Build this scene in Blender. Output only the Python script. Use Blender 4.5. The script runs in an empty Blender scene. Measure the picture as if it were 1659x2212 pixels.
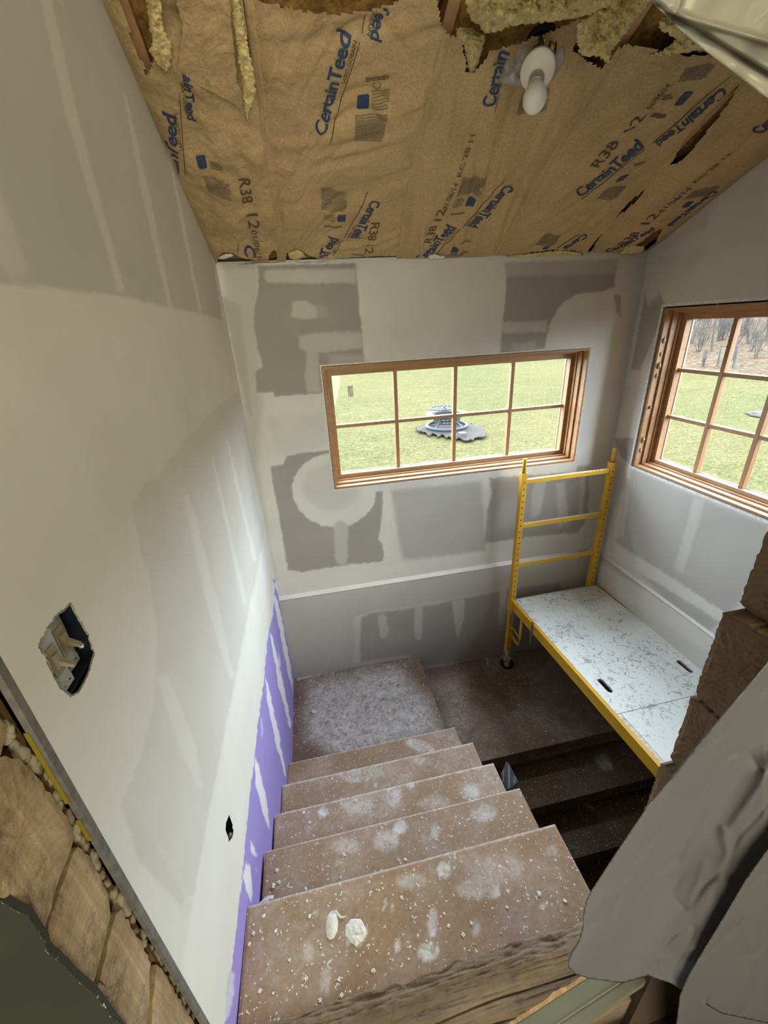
import bpy, bmesh, math, random
import numpy as np
from mathutils import Vector, Matrix
from mathutils import noise as mnoise

# ------------------------------------------------------------------ frame
S = 2.7                 # metres per layout unit
Z0 = 1.043              # lower landing sits at z = 0
F = 885.0               # focal length in pixels of the 1659 x 2212 frame
YAW, PITCH, ROLL = -0.173, 0.424, 0.056
def _cam():
    cy, sy, cp, sp, cr, sr = math.cos(YAW), math.sin(YAW), math.cos(PITCH), math.sin(PITCH), math.cos(ROLL), math.sin(ROLL)
    fwd = np.array([-sy*cp, cy*cp, -sp]); right = np.array([cy, sy, 0.]); down = np.cross(fwd, right)
    return np.array([cr*right + sr*down, -sr*right + cr*down, fwd])
M = _cam()
def W(p):
    p = np.asarray(p, float); q = p * S; q[..., 2] += Z0 * S; return q

# ------------------------------------------------------------------ camera, world, lights
scene = bpy.context.scene
C = scene.collection
cam_d = bpy.data.cameras.new('camera'); cam = bpy.data.objects.new('camera', cam_d); C.objects.link(cam)
cam_d.sensor_fit = 'VERTICAL'; cam_d.sensor_height = 36.0; cam_d.lens = F / 2212 * 36.0; cam_d.clip_start = 0.02; cam_d.clip_end = 500
mw = Matrix([[M[0][0], -M[1][0], -M[2][0], 0], [M[0][1], -M[1][1], -M[2][1], 0], [M[0][2], -M[1][2], -M[2][2], 0], [0, 0, 0, 1]])
mw.translation = Vector(W([0, 0, 0])); cam.matrix_world = mw
scene.camera = cam
scene.view_settings.view_transform = 'Standard'; scene.view_settings.look = 'None'
scene.view_settings.gamma = 1; scene.view_settings.use_curve_mapping = False
scene.view_settings.exposure = 0.0

wd = bpy.data.worlds.new('overcast_sky'); scene.world = wd; wd.use_nodes = True
nt = wd.node_tree; nt.nodes.clear()
o = nt.nodes.new('ShaderNodeOutputWorld'); bg = nt.nodes.new('ShaderNodeBackground')
tc = nt.nodes.new('ShaderNodeTexCoord'); sp_ = nt.nodes.new('ShaderNodeSeparateXYZ'); rp = nt.nodes.new('ShaderNodeValToRGB')
rp.color_ramp.elements[0].position = 0.0; rp.color_ramp.elements[0].color = (0.72, 0.80, 0.92, 1)
rp.color_ramp.elements[1].position = 0.7; rp.color_ramp.elements[1].color = (0.86, 0.94, 1.08, 1)
nt.links.new(tc.outputs['Generated'], sp_.inputs[0]); nt.links.new(sp_.outputs['Z'], rp.inputs[0])
nt.links.new(rp.outputs[0], bg.inputs[0]); nt.links.new(bg.outputs[0], o.inputs[0])
SKY = 21.0
bg.inputs[1].default_value = SKY

def portal(name, loc, sx, sy, direction):
    l = bpy.data.lights.new(name, 'AREA'); l.shape = 'RECTANGLE'; l.size = sx; l.size_y = sy
    l.cycles.is_portal = True
    ob = bpy.data.objects.new(name, l); C.objects.link(ob); ob.location = loc
    ob.rotation_euler = Vector(direction).to_track_quat('-Z', 'Y').to_euler()
portal('sky_portal_back', W([.391, 1.085, -.227]), .68*S, .30*S, (0, -1, 0))
portal('sky_portal_side', W([.935, .66, -.187]), .52*S, .38*S, (-1, 0, 0))

def fill_light(name, loc, size, power, col, aim):
    l = bpy.data.lights.new(name, 'AREA'); l.shape = 'DISK'; l.size = size; l.energy = power; l.color = col
    ob = bpy.data.objects.new(name, l); C.objects.link(ob); ob.location = loc
    ob.rotation_euler = (Vector(aim)-Vector(loc)).to_track_quat('-Z', 'Y').to_euler()
# warm fill light added in the unseen room, right of the opening; no fixture
fill_light('added_warm_fill', W([.42, -.42, .62]), .9, 34, (1., .88, .55), W([-.1, .35, .0]))

# broad fill light added behind the viewer to brighten the stairwell; no window there
bl = bpy.data.lights.new('added_rear_fill', 'AREA'); bl.shape = 'RECTANGLE'; bl.size = 1.5*S; bl.size_y = .9*S; bl.energy = 235; bl.color = (1., .95, .74)
bo_ = bpy.data.objects.new('added_rear_fill', bl); C.objects.link(bo_); bo_.location = W([.15, -1.28, -.10]); bo_.rotation_euler = Vector((0, 1, .08)).to_track_quat('-Z', 'Y').to_euler()

# ------------------------------------------------------------------ pixel <-> layout helpers
def ray(x, y):
    x = np.asarray(x, float); y = np.asarray(y, float)
    d = np.stack([(x-829.5)/F, (y-1106)/F, np.ones_like(x)], -1)
    return d @ M
def onN(x, y, n, c):
    d = ray(x, y); n = np.array(n, float); return d * (c / (d @ n))[..., None]
def onX(x, y, X): return onN(x, y, (1, 0, 0), X)
def onY(x, y, Y): return onN(x, y, (0, 1, 0), Y)
def onZ(x, y, Z): return onN(x, y, (0, 0, 1), Z)
LN, LC = (1, -.0125, 0), -.1515          # left wall plane
def onL(x, y): return onN(x, y, LN, LC)
CN = np.array([0, .445, 1.]); CC = .577   # roof slope plane
CNL = CN / np.linalg.norm(CN)
def onC(x, y, off=0.): return onN(x, y, CN, CC - off*np.linalg.norm(CN))
def proj(p):
    q = np.asarray(p, float) @ M.T; return np.stack([q[..., 0]/q[..., 2]*F+829.5, q[..., 1]/q[..., 2]*F+1106], -1)

def sdf(P, poly):
    """signed distance (negative inside) of points P (N,2) to polygon, and nearest points"""
    P = np.asarray(P, float); poly = np.asarray(poly, float)
    best = np.full(len(P), 1e18); near = P.copy(); inside = np.zeros(len(P), bool)
    for i in range(len(poly)):
        a = poly[i]; b = poly[(i+1) % len(poly)]; ab = b-a
        t = np.clip(((P-a) @ ab) / max(ab @ ab, 1e-12), 0, 1); q = a + t[:, None]*ab
        d = ((P-q)**2).sum(1); m = d < best; best[m] = d[m]; near[m] = q[m]
        if a[1] != b[1]:
            c = ((a[1] > P[:, 1]) != (b[1] > P[:, 1])) & (P[:, 0] < (b[0]-a[0])*(P[:, 1]-a[1])/(b[1]-a[1]) + a[0])
            inside ^= c
    d = np.sqrt(best); return np.where(inside, -d, d), near

_rs = np.random.RandomState(7); _G = _rs.rand(256, 256)*2-1
def vn(x, y, seed=0):
    x = np.asarray(x, float)+seed*17.31; y = np.asarray(y, float)+seed*9.17
    xi = np.floor(x).astype(int); yi = np.floor(y).astype(int); fx = x-xi; fy = y-yi
    fx = fx*fx*(3-2*fx); fy = fy*fy*(3-2*fy)
    g = lambda a, b: _G[a % 256, b % 256]
    return (g(xi, yi)*(1-fx)+g(xi+1, yi)*fx)*(1-fy)+(g(xi, yi+1)*(1-fx)+g(xi+1, yi+1)*fx)*fy
def fbm(x, y, seed=0, o=4):
    s = 0; a = 1; t = 0
    for k in range(o): s = s+a*vn(np.asarray(x)*2**k, np.asarray(y)*2**k, seed+k); t += a; a *= .5
    return s/t
def rough(poly, amp, step, seed=1):
    r = random.Random(seed); out = []
    n = len(poly)
    for i in range(n):
        a = poly[i]; b = poly[(i+1) % n]; L = math.hypot(b[0]-a[0], b[1]-a[1]); k = max(1, int(L/step))
        for j in range(k):
            t = j/k; out.append((a[0]+(b[0]-a[0])*t+r.uniform(-amp, amp), a[1]+(b[1]-a[1])*t+r.uniform(-amp, amp)))
    return out

# ------------------------------------------------------------------ materials
def newmat(name):
    m = bpy.data.materials.new(name); m.use_nodes = True; t = m.node_tree; b = t.nodes['Principled BSDF']
    return m, t, b
def N(t, typ, **kw):
    n = t.nodes.new(typ)
    for k, v in kw.items():
        if k.startswith('_'): setattr(n, k[1:], v)
        else: n.inputs[k.replace('__', ' ')].default_value = v
    return n
def coords(t, scale=(1, 1, 1), src='Object', rot=(0, 0, 0)):
    tc = N(t, 'ShaderNodeTexCoord'); mp = N(t, 'ShaderNodeMapping'); mp.inputs['Scale'].default_value = scale; mp.inputs['Rotation'].default_value = rot
    t.links.new(tc.outputs[src], mp.inputs[0]); return mp.outputs[0]
def noise(t, vec, scale, detail=4, rough_=.6, dist=0.):
    n = N(t, 'ShaderNodeTexNoise'); n.inputs['Scale'].default_value = scale; n.inputs['Detail'].default_value = detail
    n.inputs['Roughness'].default_value = rough_; n.inputs['Distortion'].default_value = dist; t.links.new(vec, n.inputs['Vector']); return n.outputs['Fac']
def ramp(t, fac, stops):
    r = N(t, 'ShaderNodeValToRGB'); e = r.color_ramp.elements
    while len(e) < len(stops): e.new(.5)
    for i, (p, c) in enumerate(stops): e[i].position = p; e[i].color = (*c, 1) if len(c) == 3 else c
    t.links.new(fac, r.inputs[0]); return r.outputs[0]
def mix(t, f, a, b, mode='MIX'):
    m = N(t, 'ShaderNodeMix'); m.data_type = 'RGBA'; m.blend_type = mode
    for s, v in ((0, f), (6, a), (7, b)):
        if hasattr(v, 'is_linked') or hasattr(v, 'links'): t.links.new(v, m.inputs[s])
        else: m.inputs[s].default_value = v if s == 0 else (*v, 1)
    return m.outputs[2]
def bump(t, b, h, strength=.3, dist=.01):
    n = N(t, 'ShaderNodeBump'); n.inputs['Strength'].default_value = strength; n.inputs['Distance'].default_value = dist
    t.links.new(h, n.inputs['Height']); t.links.new(n.outputs[0], b.inputs['Normal'])
MATS = {}
def simple(name, col, r=.6, metal=0., var=.12, sc=8., bmp=.0, spec=.3):
    if name in MATS: return MATS[name]
    m, t, b = newmat(name); v = coords(t); n = noise(t, v, sc)
    lo = tuple(c*(1-var) for c in col); hi = tuple(min(1, c*(1+var)) for c in col)
    t.links.new(ramp(t, n, [(.3, lo), (.7, hi)]), b.inputs['Base Color'])
    b.inputs['Roughness'].default_value = r; b.inputs['Metallic'].default_value = metal; b.inputs['Specular IOR Level'].default_value = spec
    if bmp: bump(t, b, n, bmp)
    MATS[name] = m; return m
def mat_drywall():
    m, t, b = newmat('drywall_with_joint_compound')
    a = N(t, 'ShaderNodeAttribute', _attribute_name='mud'); p = N(t, 'ShaderNodeAttribute', _attribute_name='tint')
    v = coords(t); n = noise(t, v, 3, 6); n2 = noise(t, v, 60, 3)
    paper = ramp(t, n, [(.3, (.335, .315, .285)), (.7, (.375, .355, .325))])
    mud = ramp(t, n, [(.25, (.66, .645, .59)), (.75, (.74, .73, .68))])
    base = mix(t, a.outputs['Fac'], paper, mud)
    pur = mix(t, a.outputs['Fac'], (.33, .27, .62), (.80, .79, .82))
    t.links.new(mix(t, p.outputs['Fac'], base, pur), b.inputs['Base Color'])
    b.inputs['Roughness'].default_value = .85; b.inputs['Specular IOR Level'].default_value = .15
    bump(t, b, n2, .04, .004); return m
def mat_kraft():
    m, t, b = newmat('brown_kraft_paper'); v = coords(t)
    n = noise(t, v, 4, 6, .65); n2 = noise(t, v, 120, 3, .7)
    c = ramp(t, n, [(.28, (.38, .255, .12)), (.72, (.55, .385, .195))])
    c = mix(t, .35, c, ramp(t, n2, [(.3, (.2, .14, .07)), (.7, (.62, .46, .27))]))
    t.links.new(c, b.inputs['Base Color']); b.inputs['Roughness'].default_value = .62; b.inputs['Specular IOR Level'].default_value = .3
    bump(t, b, noise(t, coords(t, (1, 1, 1)), 11, 5, .62, 1.4), .42, .02); return m
def mat_wood(name, c1, c2, axis='X', sc=14, rgh=.5, ring=False, bmp=.15):
    if name in MATS: return MATS[name]
    m, t, b = newmat(name)
    s = {'X': (.06, 1, 1), 'Y': (1, .06, 1), 'Z': (1, 1, .06)}[axis]
    v = coords(t, s); n = noise(t, v, sc, 5, .6, .4); n2 = noise(t, v, sc*4, 3)
    c = ramp(t, n, [(.3, c1), (.7, c2)]); c = mix(t, .3, c, ramp(t, n2, [(.35, tuple(x*.7 for x in c1)), (.65, c2)]))
    t.links.new(c, b.inputs['Base Color']); b.inputs['Roughness'].default_value = rgh; bump(t, b, n, bmp, .004); MATS[name] = m; return m
def mat_endgrain(name, c1, c2, dark, rot=0., st=(1, 1, .10), rings=.1):
    m, t, b = newmat(name); v = coords(t, (1, 1, 1)); v2 = coords(t, st, 'Object', (rot, 0, 0))
    wv = N(t, 'ShaderNodeTexWave', _wave_type='RINGS', _rings_direction='X'); wv.inputs['Scale'].default_value = 26; wv.inputs['Distortion'].default_value = 5; wv.inputs['Detail'].default_value = 4
    t.links.new(v, wv.inputs['Vector'])
    n = noise(t, v2, 60, 7, .75, .9); n1 = noise(t, v, 7, 4, .6); n3 = noise(t, v, 24, 6, .78); n4 = noise(t, v2, 26, 5, .7, 1.6)
    c = ramp(t, n, [(.3, c1), (.68, c2)]); c = mix(t, rings, c, ramp(t, wv.outputs['Fac'], [(.2, tuple(x*.75 for x in c1)), (.8, c2)]))
    c = mix(t, .35, c, ramp(t, n1, [(.35, tuple(x*.65 for x in c1)), (.65, tuple(x*1.15 for x in c2))]))
    c = mix(t, ramp(t, n3, [(.54, (0, 0, 0)), (.70, (.6,)*3)]), c, dark)
    c = mix(t, ramp(t, n4, [(.635, (0, 0, 0)), (.67, (.85,)*3)]), c, tuple(x*.4 for x in dark))
    t.links.new(c, b.inputs['Base Color']); b.inputs['Roughness'].default_value = .85; b.inputs['Specular IOR Level'].default_value = .1; bump(t, b, n3, .5, .006); return m
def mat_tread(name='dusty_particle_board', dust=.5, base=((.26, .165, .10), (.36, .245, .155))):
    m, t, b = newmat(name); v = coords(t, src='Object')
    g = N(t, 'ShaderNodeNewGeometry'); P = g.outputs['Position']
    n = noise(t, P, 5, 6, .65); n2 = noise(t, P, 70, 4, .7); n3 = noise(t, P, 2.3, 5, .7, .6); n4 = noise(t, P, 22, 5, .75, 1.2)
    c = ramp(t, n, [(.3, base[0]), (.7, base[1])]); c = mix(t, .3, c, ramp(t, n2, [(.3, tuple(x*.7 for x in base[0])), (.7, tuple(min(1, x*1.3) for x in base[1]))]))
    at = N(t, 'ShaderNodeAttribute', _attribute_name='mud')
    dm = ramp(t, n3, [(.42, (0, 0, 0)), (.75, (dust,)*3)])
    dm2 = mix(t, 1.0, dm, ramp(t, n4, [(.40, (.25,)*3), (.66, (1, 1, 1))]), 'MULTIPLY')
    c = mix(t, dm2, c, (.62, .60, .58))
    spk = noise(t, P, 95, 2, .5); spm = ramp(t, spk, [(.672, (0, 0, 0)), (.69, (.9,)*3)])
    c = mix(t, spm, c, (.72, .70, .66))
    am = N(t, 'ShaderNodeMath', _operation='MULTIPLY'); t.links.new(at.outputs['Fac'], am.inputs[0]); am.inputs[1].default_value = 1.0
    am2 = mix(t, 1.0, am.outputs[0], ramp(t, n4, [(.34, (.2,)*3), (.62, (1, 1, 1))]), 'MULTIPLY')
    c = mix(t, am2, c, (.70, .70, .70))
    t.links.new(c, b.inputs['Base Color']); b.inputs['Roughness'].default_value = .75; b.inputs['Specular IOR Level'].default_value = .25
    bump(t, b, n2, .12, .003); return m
def mat_plastic(name, col, transp=.2, transl=.4, rgh=.35, bp=.25):
    m, t, b = newmat(name); b.inputs['Base Color'].default_value = (*col, 1); b.inputs['Roughness'].default_value = rgh
    tl = N(t, 'ShaderNodeBsdfTranslucent'); tl.inputs[0].default_value = (*[min(1, c*1.1) for c in col], 1)
    tr = N(t, 'ShaderNodeBsdfTransparent'); m1 = N(t, 'ShaderNodeMixShader'); m2 = N(t, 'ShaderNodeMixShader')
    out = t.nodes['Material Output']; m1.inputs[0].default_value = transl; m2.inputs[0].default_value = transp
    t.links.new(b.outputs[0], m1.inputs[1]); t.links.new(tl.outputs[0], m1.inputs[2]); t.links.new(m1.outputs[0], m2.inputs[1]); t.links.new(tr.outputs[0], m2.inputs[2])
    t.links.new(m2.outputs[0], out.inputs[0]); bump(t, b, noise(t, coords(t), 9, 4, .55, .8), bp, .012); return m
def mat_glass():
    m, t, b = newmat('window_glass'); t.nodes.remove(b)
    tr = N(t, 'ShaderNodeBsdfTransparent'); tr.inputs[0].default_value = (.96, .98, .97, 1); gl = N(t, 'ShaderNodeBsdfGlossy'); gl.inputs['Roughness'].default_value = .02
    mx = N(t, 'ShaderNodeMixShader'); mx.inputs[0].default_value = .03
    t.links.new(tr.outputs[0], mx.inputs[1]); t.links.new(gl.outputs[0], mx.inputs[2]); t.links.new(mx.outputs[0], t.nodes['Material Output'].inputs[0]); return m
def mat_paint():
    m, t, b = newmat('worn_yellow_paint'); v = coords(t); n = noise(t, v, 30, 6, .8, .5); n2 = noise(t, v, 3, 3)
    c = ramp(t, n2, [(.3, (.66, .37, .03)), (.7, (.80, .47, .05))])
    c = mix(t, ramp(t, n, [(.67, (0, 0, 0)), (.70, (1, 1, 1))]), c, (.72, .70, .63))
    n5 = noise(t, v, 24, 5, .7, 1.); c = mix(t, ramp(t, n5, [(.72, (0, 0, 0)), (.74, (1, 1, 1))]), c, (.07, .05, .04))
    t.links.new(c, b.inputs['Base Color']); b.inputs['Roughness'].default_value = .42; b.inputs['Specular IOR Level'].default_value = .4; return m
def mat_deck():
    m, t, b = newmat('worn_white_deck_paint'); v = coords(t); n = noise(t, v, 26, 6, .8, 1.2); n2 = noise(t, v, 3.2, 4, .6); n6 = noise(t, v, 110, 3)
    th = mix(t, .28, n, n2); c = mix(t, ramp(t, th, [(.535, (0, 0, 0)), (.575, (.75,)*3)]), (.82, .86, .84), (.26, .29, .30))
    c = mix(t, ramp(t, n6, [(.62, (0, 0, 0)), (.72, (.25,)*3)]), c, (.4, .42, .42))
    t.links.new(c, b.inputs['Base Color']); b.inputs['Roughness'].default_value = .55; return m
def mat_lawn():
    m, t, b = newmat('winter_lawn_grass'); g = N(t, 'ShaderNodeNewGeometry'); P0 = g.outputs['Position']
    mp = N(t, 'ShaderNodeMapping'); mp.inputs['Scale'].default_value = (.8, 1.9, 1); t.links.new(P0, mp.inputs[0]); P = mp.outputs[0]
    n = noise(t, P0, .16, 4, .6); n2 = noise(t, P, 1.6, 6, .75, .8); n3 = noise(t, P, 14, 6, .85)
    c = ramp(t, n, [(.40, (.068, .058, .022)), (.58, (.042, .045, .014))])
    c = mix(t, .45, c, ramp(t, n2, [(.38, (.030, .034, .008)), (.62, (.090, .078, .038))]))
    c = mix(t, .5, c, ramp(t, n3, [(.42, (.008, .012, .003)), (.58, (.100, .092, .056))]))
    t.links.new(c, b.inputs['Base Color']); b.inputs['Roughness'].default_value = .95; b.inputs['Specular IOR Level'].default_value = 0; bump(t, b, n3, .5, .05); return m
def mat_litter():
    m, t, b = newmat('brown_leaf_litter'); g = N(t, 'ShaderNodeNewGeometry'); P = g.outputs['Position']
    n = noise(t, P, .5, 4, .6); n2 = noise(t, P, 4, 6, .8, .8)
    c = ramp(t, n, [(.35, (.062, .042, .026)), (.65, (.055, .050, .040))]); c = mix(t, .65, c, ramp(t, n2, [(.40, (.018, .013, .009)), (.60, (.105, .078, .052))]))
    t.links.new(c, b.inputs['Base Color']); b.inputs['Roughness'].default_value = 1; b.inputs['Specular IOR Level'].default_value = 0; bump(t, b, n2, .6, .1); return m
def mat_fiber():
    m, t, b = newmat('yellow_fiberglass_wool'); v = coords(t); n = noise(t, v, 7, 6, .75, 1.5); n2 = noise(t, coords(t, (1, .25, 1)), 60, 5, .8, 1)
    c = ramp(t, n, [(.3, (.55, .36, .12)), (.5, (.84, .66, .30)), (.75, (.95, .84, .52))]); c = mix(t, .35, c, ramp(t, n2, [(.3, (.34, .22, .07)), (.7, (.92, .82, .52))]))
    t.links.new(c, b.inputs['Base Color']); b.inputs['Roughness'].default_value = 1; b.inputs['Specular IOR Level'].default_value = .05; bump(t, b, n2, .8, .012); return m
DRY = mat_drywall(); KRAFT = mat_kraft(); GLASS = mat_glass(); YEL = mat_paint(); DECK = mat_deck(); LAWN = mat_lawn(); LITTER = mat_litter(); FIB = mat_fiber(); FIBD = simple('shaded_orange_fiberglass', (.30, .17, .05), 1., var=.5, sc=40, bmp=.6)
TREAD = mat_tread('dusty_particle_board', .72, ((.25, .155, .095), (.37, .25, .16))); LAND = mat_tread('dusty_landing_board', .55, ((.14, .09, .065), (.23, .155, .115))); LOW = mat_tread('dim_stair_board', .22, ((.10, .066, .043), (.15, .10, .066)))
WIN = mat_wood('clear_fir_wood', (.31, .165, .070), (.46, .265, .125), 'Z', 30)
WINX = mat_wood('clear_fir_wood_sill', (.31, .165, .070), (.46, .265, .125), 'X', 30)
WINY = mat_wood('clear_fir_wood_side', (.31, .165, .070), (.46, .265, .125), 'Y', 30)
RAFT = mat_wood('rafter_pine', (.34, .17, .07), (.47, .27, .13), 'Y', 12)
LOGL = mat_endgrain('sawn_log_end_pale', (.23, .145, .075), (.50, .36, .215), (.075, .045, .022), .42, (1, 1, .07), .12)
LOGR = mat_endgrain('sawn_log_end_brown', (.16, .11, .065), (.29, .205, .13), (.05, .032, .02), -.3, (1, 1, .35), .16)
SILL = mat_endgrain('weathered_log_wood', (.20, .145, .10), (.31, .235, .165), (.10, .072, .05), 0., (.10, 1, 1), 0.)
SKIRT = simple('dark_framing_board', (.075, .05, .033), .8)
OLIVE = simple('olive_painted_plaster', (.034, .034, .023), .8, var=.2, sc=3)
BLUE = simple('blue_print_ink', (.030, .056, .125), .6, var=.25, sc=60)
INK = simple('dark_print_ink', (.10, .065, .035), .7, var=.3, sc=80)
FINE = simple('faint_fine_print_ink', (.20, .145, .10), .7, var=.3, sc=80)
GALV = simple('galvanised_metal', (.50, .50, .47), .45, .6)
IVORY = simple('ivory_plastic', (.26, .225, .145), .4)
DARKBOX = simple('dark_blue_plastic', (.012, .016, .03), .5)
WHITEP = simple('white_glazed_plastic', (.78, .77, .73), .25)
BULB = simple('frosted_bulb_glass', (.80, .78, .73), .3)
RUB = simple('black_rubber', (.02, .02, .022), .5)
FOAM = simple('expanding_foam', (.36, .30, .215), .7, var=.25, sc=25, bmp=.3)
MUD = simple('dried_joint_compound', (.74, .73, .69), .8, var=.1, sc=40, bmp=.3)
BARK = simple('bare_tree_bark', (.044, .038, .033), .95, var=.3, sc=20)
STEEL = simple('grey_blue_fire_pit_steel', (.026, .031, .037), .6)
HOLE = simple('dark_hole', (.01, .008, .006), .8)
DROPC = mat_plastic('dusty_plastic_sheeting', (.235, .228, .232), .10, .4, .42, .2)
DROPT = mat_plastic('hanging_clear_plastic', (.50, .485, .40), .08, .45, .28, .08)
BAGM = mat_plastic('cloudy_box_cover_plastic', (.60, .60, .61), .16, .35, .25, .5)

# ------------------------------------------------------------------ mesh helpers
def link(name, me, mat, parent=None, smooth=False):
    if mat is not None: me.materials.append(mat)
    if smooth: me.polygons.foreach_set('use_smooth', [True]*len(me.polygons))
    ob = bpy.data.objects.new(name, me); C.objects.link(ob)
    if parent is not None: ob.parent = parent
    return ob
def from_arrays(name, V, Fc, mat, parent=None, smooth=True, attrs=None, world=False):
    V = V if world else W(V)
    off = np.array(parent.location) if parent is not None else None
    if off is not None: V = V - off
    me = bpy.data.meshes.new(name); me.from_pydata(np.asarray(V).tolist(), [], np.asarray(Fc).tolist() if not isinstance(Fc, list) else Fc); me.update()
    if attrs:
        for k, a in attrs.items():
            at = me.attributes.new(k, 'FLOAT', 'POINT'); at.data.foreach_set('value', np.asarray(a, np.float32))
    return link(name, me, mat, parent, smooth)
def thing(name, loc, label, cat, group=None, world=False):
    ob = bpy.data.objects.new(name, None); C.objects.link(ob); ob.empty_display_size = .05
    ob.location = Vector(loc if world else W(loc)); tag(ob, label, cat, group); return ob
def tag(ob, label, cat=None, group=None, kind=None):
    ob['label'] = label
    if cat: ob['category'] = cat
    if group: ob['group'] = group
    if kind: ob['kind'] = kind
    return ob
def struct(ob, label=None):
    ob['kind'] = 'structure'
    if label: ob['label'] = label
    return ob
class MB:
    """collects shapes in layout units, builds ONE mesh"""
    def __init__(s): s.bm = bmesh.new()
    def box(s, x0, x1, y0, y1, z0, z1, bev=0., tf=None):
        r = bmesh.ops.create_cube(s.bm, size=1)
        for v in r['verts']:
            v.co = Vector(((x0+x1)/2+v.co.x*(x1-x0), (y0+y1)/2+v.co.y*(y1-y0), (z0+z1)/2+v.co.z*(z1-z0)))
        if bev:
            es = list({e for v in r['verts'] for e in v.link_edges})
            rb = bmesh.ops.bevel(s.bm, geom=es, offset=bev, segments=2, affect='EDGES', profile=.5)
            vs = rb['verts']
        else: vs = r['verts']
        if tf:
            for v in set(vs)|{x for x in r['verts'] if x.is_valid}: v.co = Vector(tf(v.co))
        return s
    def hexa(s, bot, top):
        vs = [s.bm.verts.new(p) for p in list(bot)+list(top)]; n = len(bot)
        s.bm.faces.new(vs[:n][::-1]); s.bm.faces.new(vs[n:])
        for i in range(n): s.bm.faces.new([vs[i], vs[(i+1) % n], vs[n+(i+1) % n], vs[n+i]])
        return s
    def tube(s, pts, r, seg=10, caps=True):
        pts = [Vector(p) for p in pts]; rs = r if isinstance(r, (list, tuple)) else [r]*len(pts)
        rings = []; up = Vector((0, 0, 1))
        for i, p in enumerate(pts):
            d = (pts[min(i+1, len(pts)-1)]-pts[max(i-1, 0)]).normalized()
            a = d.cross(up)
            if a.length < 1e-3: a = d.cross(Vector((1, 0, 0)))
            a.normalize(); b = d.cross(a)
            rings.append([s.bm.verts.new(p+(a*math.cos(2*math.pi*k/seg)+b*math.sin(2*math.pi*k/seg))*rs[i]) for k in range(seg)])
        for i in range(len(rings)-1):
            for k in range(seg): s.bm.faces.new([rings[i][k], rings[i][(k+1) % seg], rings[i+1][(k+1) % seg], rings[i+1][k]])
        if caps: s.bm.faces.new(rings[0]); s.bm.faces.new(rings[-1][::-1])
        return s
    def lathe(s, c, axis, prof, seg=28, loop=False):
        axis = Vector(axis).normalized(); a = axis.orthogonal().normalized(); b = axis.cross(a); c = Vector(c); rings = []
        for (t, r) in prof: rings.append([s.bm.verts.new(c+axis*t+(a*math.cos(2*math.pi*k/seg)+b*math.sin(2*math.pi*k/seg))*max(r, 1e-5)) for k in range(seg)])
        for i in range(len(rings)-1):
            for k in range(seg): s.bm.faces.new([rings[i][k], rings[i][(k+1) % seg], rings[i+1][(k+1) % seg], rings[i+1][k]])
        if loop:
            for k in range(seg): s.bm.faces.new([rings[-1][k], rings[-1][(k+1) % seg], rings[0][(k+1) % seg], rings[0][k]])
            return s
        s.bm.faces.new(rings[0][::-1]); s.bm.faces.new(rings[-1]); return s
    def torus(s, c, R, r, seg=40, ms=8, sq=1.):
        c = Vector(c); V = [[s.bm.verts.new(c+Vector(((R+r*math.cos(b))*math.cos(a), (R+r*math.cos(b))*math.sin(a), r*sq*math.sin(b)))) for b in [2*math.pi*j/ms for j in range(ms)]] for a in [2*math.pi*i/seg for i in range(seg)]]
        for i in range(seg):
            for j in range(ms): s.bm.faces.new([V[i][j], V[(i+1) % seg][j], V[(i+1) % seg][(j+1) % ms], V[i][(j+1) % ms]])
        return s
    def blob(s, c, r, amp=.3, seed=0, sub=2, sc=(1, 1, 1)):
        q = bmesh.ops.create_icosphere(s.bm, subdivisions=sub, radius=1)
        for v in q['verts']:
            n = 1+amp*mnoise.noise(v.co*1.7+Vector((seed*3.1, seed, 0))); v.co = Vector((v.co.x*sc[0], v.co.y*sc[1], v.co.z*sc[2]))*r*n+Vector(c)
        return s
    def build(s, name, mat, parent=None, smooth=False, auto=False):
        bmesh.ops.recalc_face_normals(s.bm, faces=s.bm.faces)
        off = parent.matrix_world.translation if False else (Vector(parent.location) if parent is not None else Vector((0, 0, 0)))
        if parent is not None and parent.parent is not None: off = off + Vector(parent.parent.location)
        for v in s.bm.verts: v.co = Vector((v.co.x*S, v.co.y*S, (v.co.z+Z0)*S))-off
        me = bpy.data.meshes.new(name); s.bm.to_mesh(me); s.bm.free()
        ob = link(name, me, mat, parent, smooth)
        return ob
def top_mesh(ob):
    """move the origin of a one-mesh thing to its own centre"""
    me = ob.data; n = len(me.vertices); a = np.empty(n*3, np.float32); me.vertices.foreach_get('co', a); a = a.reshape(-1, 3)
    c = (a.max(0)+a.min(0))/2; c[2] = a[:, 2].min(); me.vertices.foreach_set('co', (a-c).ravel()); me.update(); ob.location = Vector(c.tolist())+ob.location; return ob

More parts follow.
